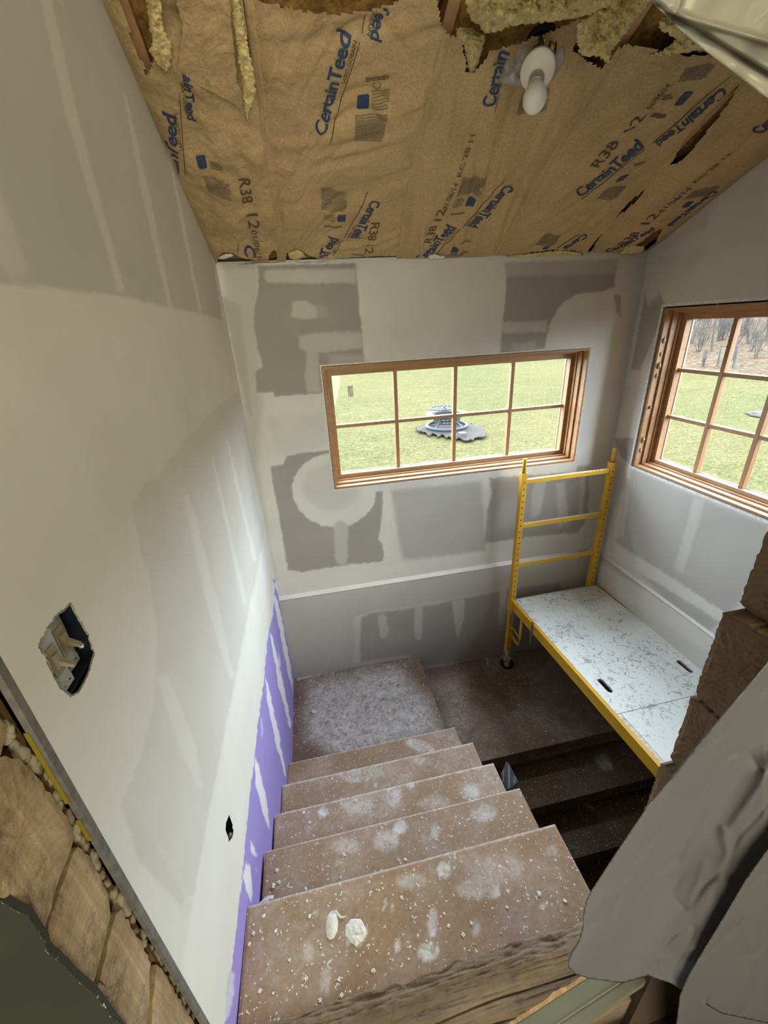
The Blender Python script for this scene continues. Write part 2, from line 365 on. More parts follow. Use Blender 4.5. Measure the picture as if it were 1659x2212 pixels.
def gridmesh(us, vs, fn, cut=None, snap=None):
    U, V = np.meshgrid(us, vs); P = fn(U.ravel(), V.ravel()); nu = len(us); nv = len(vs)
    i = np.arange((nu-1)*(nv-1)); r = i//(nu-1); c = i % (nu-1); a = r*nu+c
    Fc = np.stack([a, a+1, a+nu+1, a+nu], -1)
    return U.ravel(), V.ravel(), P, Fc
def compact(P, Fc, *arrs):
    used = np.unique(Fc); mp = -np.ones(len(P), int); mp[used] = np.arange(len(used)); return (P[used], mp[Fc])+tuple(a[used] for a in arrs)
def sheet(name, poly, depthfn, step, mat, parent=None, thick=0., label=None, prof=20., nz=0., seed=0, smooth=True, nscale=25.):
    """outline in pixels -> surface; depthfn(px,py)->layout points; thick inflates it toward the camera and back"""
    poly = np.asarray(poly, float); x0, y0 = poly.min(0)-step; x1, y1 = poly.max(0)+step
    us = np.arange(x0, x1+step, step); vs = np.arange(y0, y1+step, step)
    U, V = np.meshgrid(us, vs); Q = np.stack([U.ravel(), V.ravel()], -1); nu = len(us); nv = len(vs)
    i = np.arange((nu-1)*(nv-1)); r = i//(nu-1); c = i % (nu-1); a = r*nu+c; Fc = np.stack([a, a+1, a+nu+1, a+nu], -1)
    ctr = Q[Fc].mean(1); d, _ = sdf(ctr, poly); Fc = Fc[d < 0]
    dv, near = sdf(Q, poly); used = np.zeros(len(Q), bool); used[Fc.ravel()] = True
    # boundary verts: those with fewer than 4 kept faces
    cnt = np.bincount(Fc.ravel(), minlength=len(Q)); bd = used & (cnt < 4)
    Q = Q.copy(); Q[bd] = near[bd]; dd = np.where(bd, 0, np.maximum(-dv, 0))
    Q2, F2, dd, bd2 = compact(Q, Fc, dd, bd.astype(int))
    P = depthfn(Q2[:, 0], Q2[:, 1])
    if thick:
        t = 1-np.exp(-dd/prof); dirn = -P/np.linalg.norm(P, axis=1)[:, None]
        k = thick*t*(1+nz*fbm(Q2[:, 0]/nscale, Q2[:, 1]/nscale, seed, 5))
        A = P+dirn*k[:, None]; B = P-dirn*(k*.6)[:, None]
        n = len(P); idx = np.arange(n)+n; idx[bd2 == 1] = np.arange(n)[bd2 == 1]
        FB = idx[F2][:, ::-1]; V_ = np.concatenate([A, B]); FF = np.concatenate([F2, FB])
        V_, FF = compact(V_, FF)
        return from_arrays(name, V_, FF, mat, parent, smooth)
    return from_arrays(name, P, F2, mat, parent, smooth)

# ------------------------------------------------------------------ painting the compound mask
def paint(Q, base, ops):
    m = np.full(len(Q), base, float)
    for val, soft, poly in ops:
        pl = np.asarray(poly, float); lo = pl.min(0)-soft*2-2; hi = pl.max(0)+soft*2+2
        k = np.where((Q[:, 0] > lo[0]) & (Q[:, 0] < hi[0]) & (Q[:, 1] > lo[1]) & (Q[:, 1] < hi[1]))[0]
        if not len(k): continue
        d, _ = sdf(Q[k]+np.stack([vn(Q[k, 0]/9, Q[k, 1]/9, 3), vn(Q[k, 0]/9, Q[k, 1]/9, 5)], -1)*1.6, pl)
        a = np.clip(.5-d/soft, 0, 1); a = a*a*(3-2*a); m[k] = m[k]*(1-a)+val*a
    return m
def strip(x0, y0, x1, y1, w0, w1=None):
    w1 = w0 if w1 is None else w1; dx, dy = x1-x0, y1-y0; L = math.hypot(dx, dy); nx, ny = -dy/L, dx/L
    pts = []
    for k in range(7):
        a = math.pi*k/6; pts.append((x0+nx*w0*math.cos(a)-dx/L*w0*math.sin(a), y0+ny*w0*math.cos(a)-dy/L*w0*math.sin(a)))
    for k in range(7):
        a = math.pi*k/6; pts.append((x1-nx*w1*math.cos(a)+dx/L*w1*math.sin(a), y1-ny*w1*math.cos(a)+dy/L*w1*math.sin(a)))
    return pts
def ell(cx, cy, rx, ry, rot=0, n=28):
    return [(cx+rx*math.cos(2*math.pi*k/n)*math.cos(rot)-ry*math.sin(2*math.pi*k/n)*math.sin(rot), cy+rx*math.cos(2*math.pi*k/n)*math.sin(rot)+ry*math.sin(2*math.pi*k/n)*math.cos(rot)) for k in range(n)]
def zz(ox, oy, s, pts): return [(ox+s*x, oy+s*y) for x, y in pts]
z4 = lambda *p: zz(460, 550, .3858, p)
z5 = lambda *p: zz(1050, 600, .3671, p)
z6 = lambda *p: zz(560, 1150, .3617, p)
z7 = lambda *p: zz(1020, 950, .3852, p)
z8 = lambda *p: zz(300, 1100, .5028, p)

# ------------------------------------------------------------------ SETTING: walls
XL, XR, YB = -.139, .85, 1.0
def lines(a, b, step, extra=()):
    xs = list(np.arange(a, b, step))+[b]+list(extra); return np.array(sorted(set(np.round(xs, 6))))
W1 = dict(x0=.046, x1=.735, z0=-.379, z1=-.073)      # rough openings
W2 = dict(y0=.395, y1=.926, z0=-.384, z1=.014)
LEDGE = -.684
def wall_grid(name, us, vs, fn, ops, base, hole=None, tint=None, extra_drop=None, label=None):
    U, V, P, Fc = gridmesh(us, vs, fn); Q = proj(P)
    mud = paint(Q, base, ops); tn = np.zeros(len(P)) if tint is None else tint(U, V, Q)
    c = np.stack([U[Fc].mean(1), V[Fc].mean(1)], -1)
    keep = np.ones(len(Fc), bool)
    if hole: keep &= ~((c[:, 0] > hole[0]) & (c[:, 0] < hole[1]) & (c[:, 1] > hole[2]) & (c[:, 1] < hole[3]))
    if extra_drop is not None:
        cq = Q[Fc].mean(1)
        for pl in extra_drop: keep &= sdf(cq, pl)[0] > 0
    P2, F2, mud, tn = compact(P, Fc[keep], mud, tn)
    return struct(from_arrays(name, P2, F2, DRY, attrs={'mud': mud, 'tint': tn}), label)
Dk, Md = 0.0, .93
back_ops = [
 (.55, 22, [(478,560),(556,560),(562,760),(566,860),(556,1000),(590,1230),(600,1262),(560,1100),(520,860)]),
 (Dk, 5, z4((250,60),(800,50),(815,250),(835,430),(845,600),(610,630),(620,775),(400,790),(345,797),(335,770),(245,770),(235,655),(275,630),(250,520),(230,400),(235,300),(255,170))),
 (.55, 9, z4((300,85),(800,80),(800,160),(310,158),(285,120))), (.5, 7, z4((445,262),(520,258),(585,290),(580,350),(530,362),(440,350))), (.2, 14, z4((585,280),(640,300),(640,350),(580,355))),
 (.5, 9, z4((480,455),(600,435),(832,432),(835,520),(700,540),(540,555),(480,520))), (.42, 8, z4((525,550),(590,550),(600,770),(530,770),(515,680))), (.3, 14, z4((650,560),(840,560),(845,600),(650,620))),
 (.05, 6, [(1096,578),(1330,572),(1327,620),(1307,629),(1270,631),(1241,637),(1215,655),(1197,681),(1186,706),(1178,752),(1079,766),(1088,680)]),
 (.4, 9, [(1090,566),(1335,560),(1330,590),(1094,598)]), (.6, 9, z5((90,262),(360,250),(352,318),(90,325))), (.35, 9, z5((150,385),(300,375),(290,430),(150,440))),
 (.15, 5, z5((755,95),(795,110),(790,235),(765,200))),
 (.35, 8, [(478,640),(520,660),(545,900),(540,905),(505,760)]),
 (Dk, 5, [(585,1007),(612,1004),(618,985),(650,978),(712,972),(730,1052),(790,1062),(825,1062),(828,1090),(818,1165),(828,1180),(828,1213),(760,1219),(733,1223),(652,1235),(622,1232),(602,1110),(590,1050)]),
 (.95, 5, ell(722, 1059, 91, 80, .1)), (.72, 22, ell(716, 1052, 62, 52, .1)), (.45, 7, strip(736, 1140, 738, 1208, 15, 13)),
 (.78, 16, [(575,900),(700,890),(700,965),(600,985)]),
 (.35, 14, [(845,1060),(1040,1040),(1050,1190),(870,1210)]), (.95, 12, strip(835, 1075, 838, 1200, 7)),
 (Dk+.12, 6, z7((95,215),(280,200),(620,180),(650,300),(600,370),(650,400),(630,470),(590,520),(300,545),(70,582),(80,400),(110,300))),
 (.5, 9, z7((360,200),(420,200),(380,420),(330,440),(335,300))), (.6, 12, z7((470,240),(520,235),(540,470),(480,480))),
 (.15, 7, z7((590,150),(660,140),(650,400),(600,440),(560,350))), (.7, 10, z7((610,200),(640,200),(620,430),(600,430))),
 (.1, 9, z7((255,850),(420,795),(555,758),(550,830),(250,885))), (.97, 5, [(600,1255),(1120,1180),(1120,1195),(600,1276)]),
]
def ops_low(): return [
 (.42, 200, [(560,1250),(1400,1150),(1400,1500),(560,1560)]),
 (.02, 6, z6((600,510),(660,485),(920,450),(1140,410),(1480,340),(1800,300),(1800,760),(1500,740),(960,800),(900,730),(600,775))),
 (.62, 8, z6((560,510),(600,488),(650,478),(655,490),(610,510),(600,640),(605,775),(560,780),(575,640))), (.55, 9, z6((650,470),(920,436),(1140,396),(1480,326),(1480,340),(1140,410),(920,450),(660,485))),
 (.42, 5, strip(560+.3617*735, 1150+.3617*510, 560+.3617*745, 1150+.3617*610, 9, 10)), (.45, 5, strip(560+.3617*950, 1150+.3617*460, 560+.3617*950, 1150+.3617*620, 8.5, 8.5)),
 (.5, 4, z6((1150,412),(1225,400),(1222,520),(1190,628),(1175,600),(1160,500))), (.4, 5, strip(560+.3617*1460, 1150+.3617*360, 560+.3617*1450, 1150+.3617*530, 8)),
]
us = lines(XL, XR+.04, .0024, (W1['x0'], W1['x1'])); vs = lines(LEDGE, .135, .0024, (W1['z0'], W1['z1']))
wall_grid('wall_back', us, vs, lambda a, b: np.stack([a, np.full_like(a, YB), b], -1), back_ops, Md, hole=(W1['x0'], W1['x1'], W1['z0'], W1['z1']), label='grey drywall with white joint compound patches around the wide window')
LP = .986     # thicker lower wall
us = lines(XL, XR, .0028); vs = lines(-1.06, LEDGE, .0028)
low = wall_grid('wall_lower_back', us, vs, lambda a, b: np.stack([a, np.full_like(a, YB-.011), b], -1), ops_low(), .45, label='lower drywall apron below the ledge by the landings')
b = MB(); b.hexa([(XL, YB-.011, LEDGE), (XR, YB-.011, LEDGE), (XR, YB+.001, LEDGE+.0085), (XL, YB+.001, LEDGE+.0085)], [(XL, YB-.011, LEDGE-.001), (XR, YB-.011, LEDGE-.001), (XR, YB+.02, LEDGE-.001), (XL, YB+.02, LEDGE-.001)])
LEDM = simple('compound_coated_ledge', (.80, .79, .75), .85, var=.05)
struct(b.build('trim_1', LEDM), 'narrow white ledge running across the back wall')
# right wall
right_ops = [
 (.85, 30, [(1385,560),(1659,300),(1659,640),(1440,660),(1362,797),(1385,640)]),
 (.12, 5, z5((935,65),(1010,75),(1060,160),(1000,330),(905,545),(850,540),(900,300))),
 (.75, 7, [(1475,585),(1480,560),(1520,528),(1524,548),(1490,583)]), (.8, 9, ell(1640, 440, 80, 48, .2)), (.7, 8, [(1420,545),(1500,470),(1518,470),(1505,500),(1440,540)]),
 (.85, 12, [(1384,600),(1392,560),(1432,515),(1436,545),(1420,640),(1400,660)]), (.6, 12, [(1500,480),(1540,450),(1520,500)]),
 (.30, 14, [(1363,1012),(1659,1136),(1659,1200),(1590,1310),(1530,1365),(1440,1300),(1330,1180),(1322,1100)]),
 (.9, 12, [(1345,1010),(1362,1012),(1345,1150),(1325,1170),(1320,1080)]),
 (.62, 9, z7((850,225),(885,225),(870,400),(840,555),(812,540),(830,400))), (.62, 8, z7((1240,325),(1305,340),(1240,560),(1180,752),(1130,720),(1180,560))),
 (.1, 5, z5((760,945),(870,940),(850,1100),(800,1060),(770,1000))),
 (.95, 8, z7((715,560),(745,540),(1100,760),(1440,985),(1400,1030),(1050,810),(715,620))),
]
us = lines(.16, YB, .0028, (W2['y0'], W2['y1'])); vs = lines(LEDGE, .52, .0032, (W2['z0'], W2['z1']))
U, V, P, Fc = gridmesh(us, vs, lambda a, b: np.stack([np.full_like(a, XR), a, b], -1))
keepz = (P[Fc][:, :, 2].min(1) < (.577-.445*P[Fc][:, :, 1].mean(1))+.004)
def rw(a, b): return np.stack([np.full_like(a, XR), a, np.minimum(b, .577-.445*a+.006)], -1)
wall_grid('wall_right', us, vs, rw, right_ops, .8, hole=(W2['y0'], W2['y1'], W2['z0'], W2['z1']), label='drywall to the right with compound patches around the tall window')
rl = [(.95, 10, z7((700,640),(1430,1100),(1500,1300),(700,800))), (.5, 8, z7((720,640),(900,730),(1360,1060),(1340,1075),(900,800),(715,690)))]  # mid-tone strip under the ledge paints its shadow line into the wall colour
us = lines(.16, YB, .004); vs = lines(-1.5, LEDGE, .004)
wall_grid('wall_lower_right', us, vs, lambda a, b: np.stack([np.full_like(a, XR-.005), a, b], -1), rl, .8, label='lower drywall apron beside the scaffold deck')
b = MB(); b.hexa([(XR-.005, .16, LEDGE), (XR-.005, YB, LEDGE), (XR+.004, YB, LEDGE+.012), (XR+.004, .16, LEDGE+.012)], [(XR-.005, .16, LEDGE-.001), (XR-.005, YB, LEDGE-.001), (XR+.02, YB, LEDGE-.001), (XR+.02, .16, LEDGE-.001)])
struct(b.build('trim_2', LEDM), 'narrow sloped ledge along the right wall')
# left wall
left_ops = [
 (.42, 7, [(-400,560),(0,610),(140,625),(270,640),(365,665),(433,676),(480,692),(475,560),(240,-10),(-400,-400)]),
 (.72, 8, strip(98, -10, 155, 250, 12, 12)), (.72, 7, strip(155, 250, 262, 625, 12, 7)), (.72, 5, strip(270, 205, 315, 420, 3, 8)), (.72, 5, strip(315, 420, 368, 662, 8, 5)), (.75, 4, strip(353, 275, 433, 672, 2.5, 4)),
 (.6, 12, strip(-30, 420, 32, 575, 30, 26)), (.6, 5, [(118,-10),(135,-10),(138,22)]),
 (.98, 4, [(462,540),(474,566),(512,800),(566,1136),(603,1292),(598,1292),(556,1120),(500,800),(466,600)]),
 (.80, 5, strip(455, 530, 530, 870, 2, 3)),
 (.70, 7, [(515,846),(480,870),(440,905),(428,925),(400,945),(385,975),(352,1005),(345,1030),(310,1042),(300,1070),(283,1085),(310,1180),(324,1250),(339,1359),(335,1511),(304,1641),(262,1735),(330,1830),(395,1945),(420,1930),(451,1759),(493,1547),(569,1165),(560,1060)]),
 (.9, 7, strip(404, 1075, 455, 1290, 6, 12)), (.9, 6, strip(455, 1290, 500, 1460, 12, 6)), (.9, 5, strip(458, 985, 528, 1300, 2.5, 5)), (.9, 4, strip(490, 950, 550, 1208, 2, 4.5)), (.9, 3, strip(522, 920, 565, 1120, 2, 3)),
 (.85, 9, strip(352, 1465, 405, 1610, 12, 17)), (.85, 9, strip(405, 1610, 433, 1700, 17, 5)), (.8, 14, strip(330, 1850, 400, 1960, 26, 16)),
 (.72, 5, strip(295, 1105, 320, 1215, 8, 10)), (.65, 10, [(262,1735),(300,1760),(400,1930),(395,1960),(300,1860)]),
 (1.0, 7, [(569,1165),(493,1547),(451,1759),(393,2085),(360,2300),(420,2300),(485,2212),(520,1960),(545,1740),(575,1390),(592,1250)]),
 # purple area starts here
 (0.0, 2.5, z8((575,300),(588,300),(572,480),(555,530),(540,710),(510,930),(480,1200),(460,1400),(440,1620),(410,1860),(365,2240),(700,2240),(700,700),(605,385))),
 (.9, 3, z8((575,370),(590,372),(612,460),(655,700),(662,780),(640,700),(600,500))), (.9, 2.5, z8((562,530),(572,545),(610,700),(655,930),(650,945),(600,760))), (.6, 3, z8((598,610),(606,640),(610,710),(600,700))),
 (.9, 2.5, z8((543,720),(552,740),(600,960),(633,1140),(628,1150),(590,1010),(550,820))), (.9, 3, z8((500,1060),(520,1120),(550,1250),(562,1370),(545,1340),(505,1200),(495,1100))),
 (.85, 3, z8((478,1425),(495,1450),(508,1490),(495,1490),(480,1460))), (.9, 3.5, z8((458,1520),(475,1530),(487,1600),(485,1690),(465,1650),(448,1580))), (.5, 4, z8((500,1540),(508,1550),(505,1560))),
 (.55, 8, z8((392,1980),(410,2000),(408,2090),(385,2180),(370,2200),(378,2050))), (.5, 5, z8((525,900),(530,900),(530,980),(524,975))),
]
SWH = [(151,1301),(158,1308),(165,1325),(172,1336),(180,1349),(190,1368),(197,1386),(201,1402),(206,1410),(200,1428),(194,1450),(186,1468),(180,1480),(172,1494),(165,1500),(152,1506),(146,1500),(130,1488),(118,1468),(105,1440),(96,1418),(86,1405),(82,1390),(92,1375),(100,1358),(110,1345),(122,1325),(135,1318)]
OUTH = [(495,1760),(502,1782),(504,1795),(503,1805),(498,1815),(494,1817),(492,1806),(487,1794),(488,1778)]
us = lines(.171, YB, .0024); vs = lines(-1.0, .52, .0026)
def lw(a, b): return np.stack([LC+.0125*a, a, np.minimum(b, .577-.445*a+.006)], -1)
pur_poly = z8((575,296),(592,300),(700,600),(700,2300),(355,2300),(409,1860),(439,1620),(459,1400),(479,1200),(509,930),(539,710),(554,530),(571,480))
# fine patch of wall around the switch opening is cut from the same grid: densify there
us = lines(.171, YB, .0024, np.arange(.18, .25, .0009)); vs = lines(-1.0, .52, .0026, list(np.arange(-.19, -.13, .0009))+list(np.arange(-.55, -.49, .0009)))
wl = wall_grid('wall_left', us, vs, lw, left_ops, .86, tint=lambda U, V, Q: np.clip(.5-sdf(Q, pur_poly)[0]/1.5, 0, 1), extra_drop=[SWH, OUTH], label='long drywall wall with switch opening and purple board along the stair')

# hull behind everything so daylight only comes through the windows
b = MB(); b.box(-.1526, -.1492, .1700, .1745, -.64, .5); 
cap = b.build('trim_3', simple('cut_drywall_edge', (.15, .14, .125), .9, var=.3, sc=40)); struct(cap, 'raw cut edge of the left drywall sheet')
HULL = simple('rough_sheathing', (.16, .12, .08), .9)
b = MB(); b.box(-.24, -.235, .0, 1.3, -1.7, .75); struct(b.build('wall_outer_left', HULL))
b = MB(); b.hexa([(-.24, .10, .66), (.98, .10, .66), (.98, 1.10, .215), (-.24, 1.10, .215)], [(-.24, .10, .70), (.98, .10, .70), (.98, 1.10, .255), (-.24, 1.10, .255)])
struct(b.build('ceiling', mat_wood('roof_deck_boards', (.16, .085, .035), (.24, .13, .06), 'X', 10)), 'roof deck boards above the insulation')
b = MB(); b.box(-.24, .98, -.1, 1.2, -1.72, -1.70); struct(b.build('floor_lower', SKIRT))
# outer sheathing with window openings (blocks skylight around the frames)
b = MB(); x0, x1, z0, z1 = W1['x0'], W1['x1'], W1['z0'], W1['z1']
b.box(-.24, x0-.001, 1.028, 1.075, -1.7, .3); b.box(x1+.001, .98, 1.028, 1.075, -1.7, .3); b.box(x0-.001, x1+.001, 1.028, 1.075, z1+.001, .3); b.box(x0-.001, x1+.001, 1.028, 1.075, -1.7, z0-.001)
struct(b.build('wall_outer_back', HULL))
b = MB(); y0, y1, z0, z1 = W2['y0'], W2['y1'], W2['z0'], W2['z1']
b.box(.875, .925, -.1, y0-.001, -1.7, .75); b.box(.875, .925, y1+.001, 1.1, -1.7, .75); b.box(.875, .925, y0-.001, y1+.001, z1+.001, .75); b.box(.875, .925, y0-.001, y1+.001, -1.7, z0-.001)
struct(b.build('wall_outer_right', HULL))

# drywall returns around the openings
def rframe(m, o, i, a, b_, axis, bev=0.):
    """rectangular ring between outer rect o and inner rect i, between depths a..b"""
    (u0, u1, v0, v1), (p0, p1, q0, q1) = o, i
    for (ua, ub, va, vb) in ((u0, p0, v0, v1), (p1, u1, v0, v1), (p0, p1, v0, q0), (p0, p1, q1, v1)):
        if axis == 'Y': m.box(ua, ub, a, b_, va, vb, bev)
        else: m.box(a, b_, ua, ub, va, vb, bev)
RET = simple('cut_gypsum_edge', (.74, .73, .69), .9, var=.2, sc=60)

def window(name, axis, o, depth0, depth1, margin, cols, rows, gl, label, gap):
    """o = opening rect (u0,u1,v0,v1); depth0 room face, depth1 glass"""
    e = thing(name, (0, 0, 0), label, None); e['kind'] = 'structure'
    base = (o[0]+o[1])/2
    loc = W([base, depth0, o[2]]) if axis == 'Y' else W([depth0, base, o[2]])
    e.location = Vector(loc)
    g0, g1, h0, h1 = gap
    a = (o[0]+g0, o[1]-g1, o[2]+h0, o[3]-h1)
    def ins(r, k): return (r[0]+k, r[1]-k, r[2]+k, r[3]-k)
    mat1 = WIN
    t = .0052
    D = depth1-depth0
    m = MB(); rframe(m, a, ins(a, t), depth0-.002, depth1+.02, axis, .0006); m.build('jamb', WINX if axis == 'Y' else WINY, e)
    m = MB(); rframe(m, ins(a, t), ins(a, t+.0045), depth0+D*.28, depth1+.015, axis, .0006); m.build('jamb_stop', WINX if axis == 'Y' else WINY, e)
    m = MB(); rframe(m, ins(a, t+.0045), ins(a, t+.0075), depth0+D*.55, depth1+.012, axis, .0005); m.build('sash_stop', WINX if axis == 'Y' else WINY, e)
    G = gl
    m = MB(); rframe(m, ins(a, t+.0072), G, depth0+D*.72, depth1+.008, axis, .0007); sash = m.build('sash', WINX if axis == 'Y' else WINY, e)
    m = MB(); w = .0026; wv = .0048
    for c in range(1, cols):
        u = G[0]+(G[1]-G[0])*c/cols
        (m.box(u-wv, u+wv, depth1-.008, depth1+.004, G[2], G[3], .001) if axis == 'Y' else m.box(depth1-.008, depth1+.004, u-wv, u+wv, G[2], G[3], .001))
    for r in range(1, rows):
        v = G[2]+(G[3]-G[2])*r/rows
        (m.box(G[0], G[1], depth1-.0075, depth1+.004, v-wv*.9, v+wv*.9, .001) if axis == 'Y' else m.box(depth1-.0075, depth1+.004, G[0], G[1], v-wv*.9, v+wv*.9, .001))
    m.build('muntin_grid', WIN, e)
    m = MB()
    (m.box(G[0], G[1], depth1+.0045, depth1+.0055, G[2], G[3]) if axis == 'Y' else m.box(depth1+.0045, depth1+.0055, G[0], G[1], G[2], G[3]))
    m.build('glass_pane', GLASS, e)
    rwid = .0052 if axis == 'X' else .0022
    sp = MB(); rframe(sp, ins(G, -.001), ins(G, .0015), depth1+.002, depth1+.004, axis); sp.build('glass_spacer', GALV, e)
    for q, r in enumerate([0]):
        pass
    m = MB(); rframe(m, (o[0]-.001, o[1]+.001, o[2]-.001, o[3]+.001), (o[0]+rwid, o[1]-rwid, o[2]+rwid, o[3]-rwid), depth0-.0006, depth0+.006, axis); m.build('cut_drywall_return', RET, e)
    m = MB(); rframe(m, (o[0]-.006, o[1]+.006, o[2]-.006, o[3]+.006), ins(a, .001), depth0+.022, depth0+.03, axis); m.build('shim_gap', SKIRT, e)
    return e
w1 = window('window_1', 'Y', (W1['x0'], W1['x1'], W1['z0'], W1['z1']), YB, 1.058, .023, 4, 2, (.0720, .7090, -.3525, -.1015), 'wide wood framed window of eight panes in the back wall', (.003, .003, .003, .003))
w2 = window('window_2', 'X', (W2['y0'], W2['y1'], W2['z0'], W2['z1']), XR, .903, .023, 4, 3, (.440, .8875, -.3555, -.0195), 'tall wood framed window of twelve panes in the right wall', (.004, .014, .0075, .008))
# sticker on the glass
LAB = simple('speckled_glass_label', (.62, .61, .56), .6, var=.6, sc=130)
m = MB(); A = onY(751, 834, 1.0565); B = onY(765, 857, 1.0565); m.box(A[0], B[0]-.0005, 1.0618, 1.0622, B[2], A[2]); lb = m.build('glass_label', LAB, w1)
# foam beads in the right window gap
for k, (px, py, r) in enumerate([(1434, 735, 3.5), (1427, 765, 3), (1423, 790, 4), (1418, 812, 3), (1388, 950, 4.5), (1383, 972, 4), (1437, 700, 2.5), (1405, 880, 2.5), (1552, 657, 3)]):
    p = onX(px, py, XR+.006); m = MB(); m.blob(p, r*.0011, .5, k, 2, (1, 1, 1.8)); m.build('foam_bead', FOAM, w2, True)

# camera-side room
b = MB(); b.box(-1.2, 1.3, -1.35, -1.3, -.80, .72); struct(b.build('wall_near', OLIVE), 'far side of the room behind the viewer')
b = MB(); b.box(-1.25, -1.2, -1.35, .14, -.80, .72); struct(b.build('wall_room_left', OLIVE))
b = MB(); b.box(1.25, 1.3, -1.35, .14, -.80, .72); struct(b.build('wall_room_right', OLIVE))
b = MB(); b.box(-1.25, 1.3, -1.35, .20, .70, .74); struct(b.build('ceiling_room', OLIVE))
b = MB(); b.box(-1.25, 1.3, -1.35, .150, -.80, -.725); struct(b.build('floor', simple('dark_room_floor', (.07, .05, .04), .7, var=.3, sc=20)), 'dark floor of the room beside the opening')
b = MB(); b.box(-1.25, -.175, .128, .172, -.66, .72)
struct(b.build('wall_log_left', SKIRT))
b = MB(); b.box(.26, 1.3, .128, .160, -1.7, .72); struct(b.build('wall_log_right', SKIRT))
b = MB(); b.box(-.24, .26, .112, .135, -1.7, -.728); struct(b.build('wall_below_sill', SKIRT))
b = MB(); b.box(-1.25, 1.3, .128, .172, .48, .72); struct(b.build('wall_log_above', SKIRT))

# ------------------------------------------------------------------ STAIRS
def slab_grid(name, x0, x1, y0, y1, z, mat, parent, th, splats, step=.0035, base=0.):
    """tread board: painted top surface plus its solid edges, one mesh"""
    us = lines(x0, x1, step); vs = lines(y0, y1, step)
    U, V, P, Fc = gridmesh(us, vs, lambda a, b_: np.stack([a, b_, np.full_like(a, z)], -1))
    e = np.minimum(np.minimum(U-x0, x1-U), np.minimum(V-y0, y1-V)); P[:, 2] -= np.where(e < 1e-6, .0010, 0)
    mud = paint(proj(P), base, splats)
    mud = np.maximum(mud, np.where((y1-V < .0022), .75, 0))  # pale far edge: light on the rounded nosing, painted through the compound mask
    nu, nv = len(us), len(vs); n = len(P)
    ring = list(range(nu))+[nu*k+nu-1 for k in range(1, nv)]+[nu*(nv-1)+k for k in range(nu-2, -1, -1)]+[nu*k for k in range(nv-2, 0, -1)]
    low = P[ring].copy(); low[:, 2] = z-th; P = np.concatenate([P, low]); mud = np.concatenate([mud, np.zeros(len(ring))])
    faces = Fc.tolist(); L = len(ring)
    for i in range(L): faces.append([ring[i], n+i, n+(i+1) % L, ring[(i+1) % L]])
    faces.append([n+i for i in range(L)][::-1])
    me_ob = from_arrays(name, P, faces, mat, parent, False, {'mud': mud}); return me_ob
zT = lambda *p: zz(400, 1600, .5425, p)
def sp(v, soft, *p): return (v, soft, zT(*p))
def el(v, soft, x, y, rx, ry, rot=0): return (v, soft, zz(400, 1600, .5425, ell(x, y, rx, ry, rot)))
splat = {
 1: [el(.8, 8, 935, 20, 60, 22, .3)],
 2: [el(1, 5, 665, 150, 34, 16, .2), el(.8, 4, 640, 130, 14, 8), el(.9, 4, 760, 178, 10, 5, 1.2), el(.45, 12, 935, 78, 26, 14), el(.4, 20, 700, 130, 90, 30)],
 3: [el(1, 5, 548, 285, 20, 20), el(1, 4, 898, 176, 18, 10, .5), el(.7, 12, 830, 215, 26, 50), el(.7, 14, 1140, 205, 30, 28), el(.5, 20, 690, 260, 60, 30), el(.4, 20, 990, 250, 60, 26)],
 4: [el(.9, 6, 855, 345, 28, 28), el(.7, 10, 995, 365, 16, 30), el(.6, 16, 1190, 290, 50, 34), el(.6, 12, 800, 400, 50, 44), el(.5, 18, 640, 420, 60, 26)],
 5: [el(1, 3, 678, 770, 44, 44), el(1, 4, 1030, 515, 28, 28), el(.8, 8, 1222, 580, 36, 50), el(.95, 6, 984, 730, 18, 60), el(.95, 5, 970, 840, 42, 40), el(.8, 4, 845, 820, 12, 28), el(.5, 14, 1160, 590, 80, 40), el(.8, 4, 1425, 660, 18, 8), el(.5, 10, 490, 840, 18, 40), el(.5, 12, 560, 960, 20, 50), el(.6, 8, 1155, 750, 14, 30), el(.5, 10, 1460, 440, 22, 22), el(.9, 2, 795, 655, 4, 20, .2), el(.9, 2, 822, 668, 4, 22, .2), el(.8, 3, 520, 692, 12, 12), el(.5, 14, 900, 560, 60, 30), el(.35, 30, 1250, 520, 120, 60)],
}
st = thing('staircase', (.06, .42, -1.0), 'upper stair flight of five dusty particle board treads beside the purple board', 'stairs')
YN = [.667, .573, .478, .387, .295]; RX = [.2635, .2695, .2700, .2705, .2685]; LX = [-.1432, -.1432, -.1432, -.1435, -.1475]
for k in range(5):
    z = -.978+.067*(k+1); yb = (YN[k+1]-.012) if k < 4 else .176
    slab_grid('tread', LX[k], RX[k], yb, YN[k], z, TREAD, st, .0095, splat[k+1])
    m = MB(); m.box(LX[k]+.001, RX[k]-.008, YN[k]-.018, YN[k]-.011, z-.069, z-.0096); m.build('riser', LOW, st)
m = MB(); m.hexa([(.250, .175, -1.30), (.256, .175, -1.30), (.256, .70, -1.30), (.250, .70, -1.30)], [(.250, .175, -.66), (.256, .175, -.66), (.256, .70, -1.00), (.250, .70, -1.00)]); m.build('stringer', SKIRT, st)
m = MB(); m.hexa([(-.1475, .175, -1.30), (-.146, .175, -1.30), (-.146, .70, -1.30), (-.1475, .70, -1.30)], [(-.1475, .175, -.66), (-.146, .175, -.66), (-.146, .70, -1.00), (-.1475, .70, -1.00)]); m.build('stringer', SKIRT, st)
zL = lambda *p: z6(*p)
ul = thing('upper_landing', (.06, .83, -1.043), 'square dusty brown landing board in the back left corner below the upper flight', 'landing')
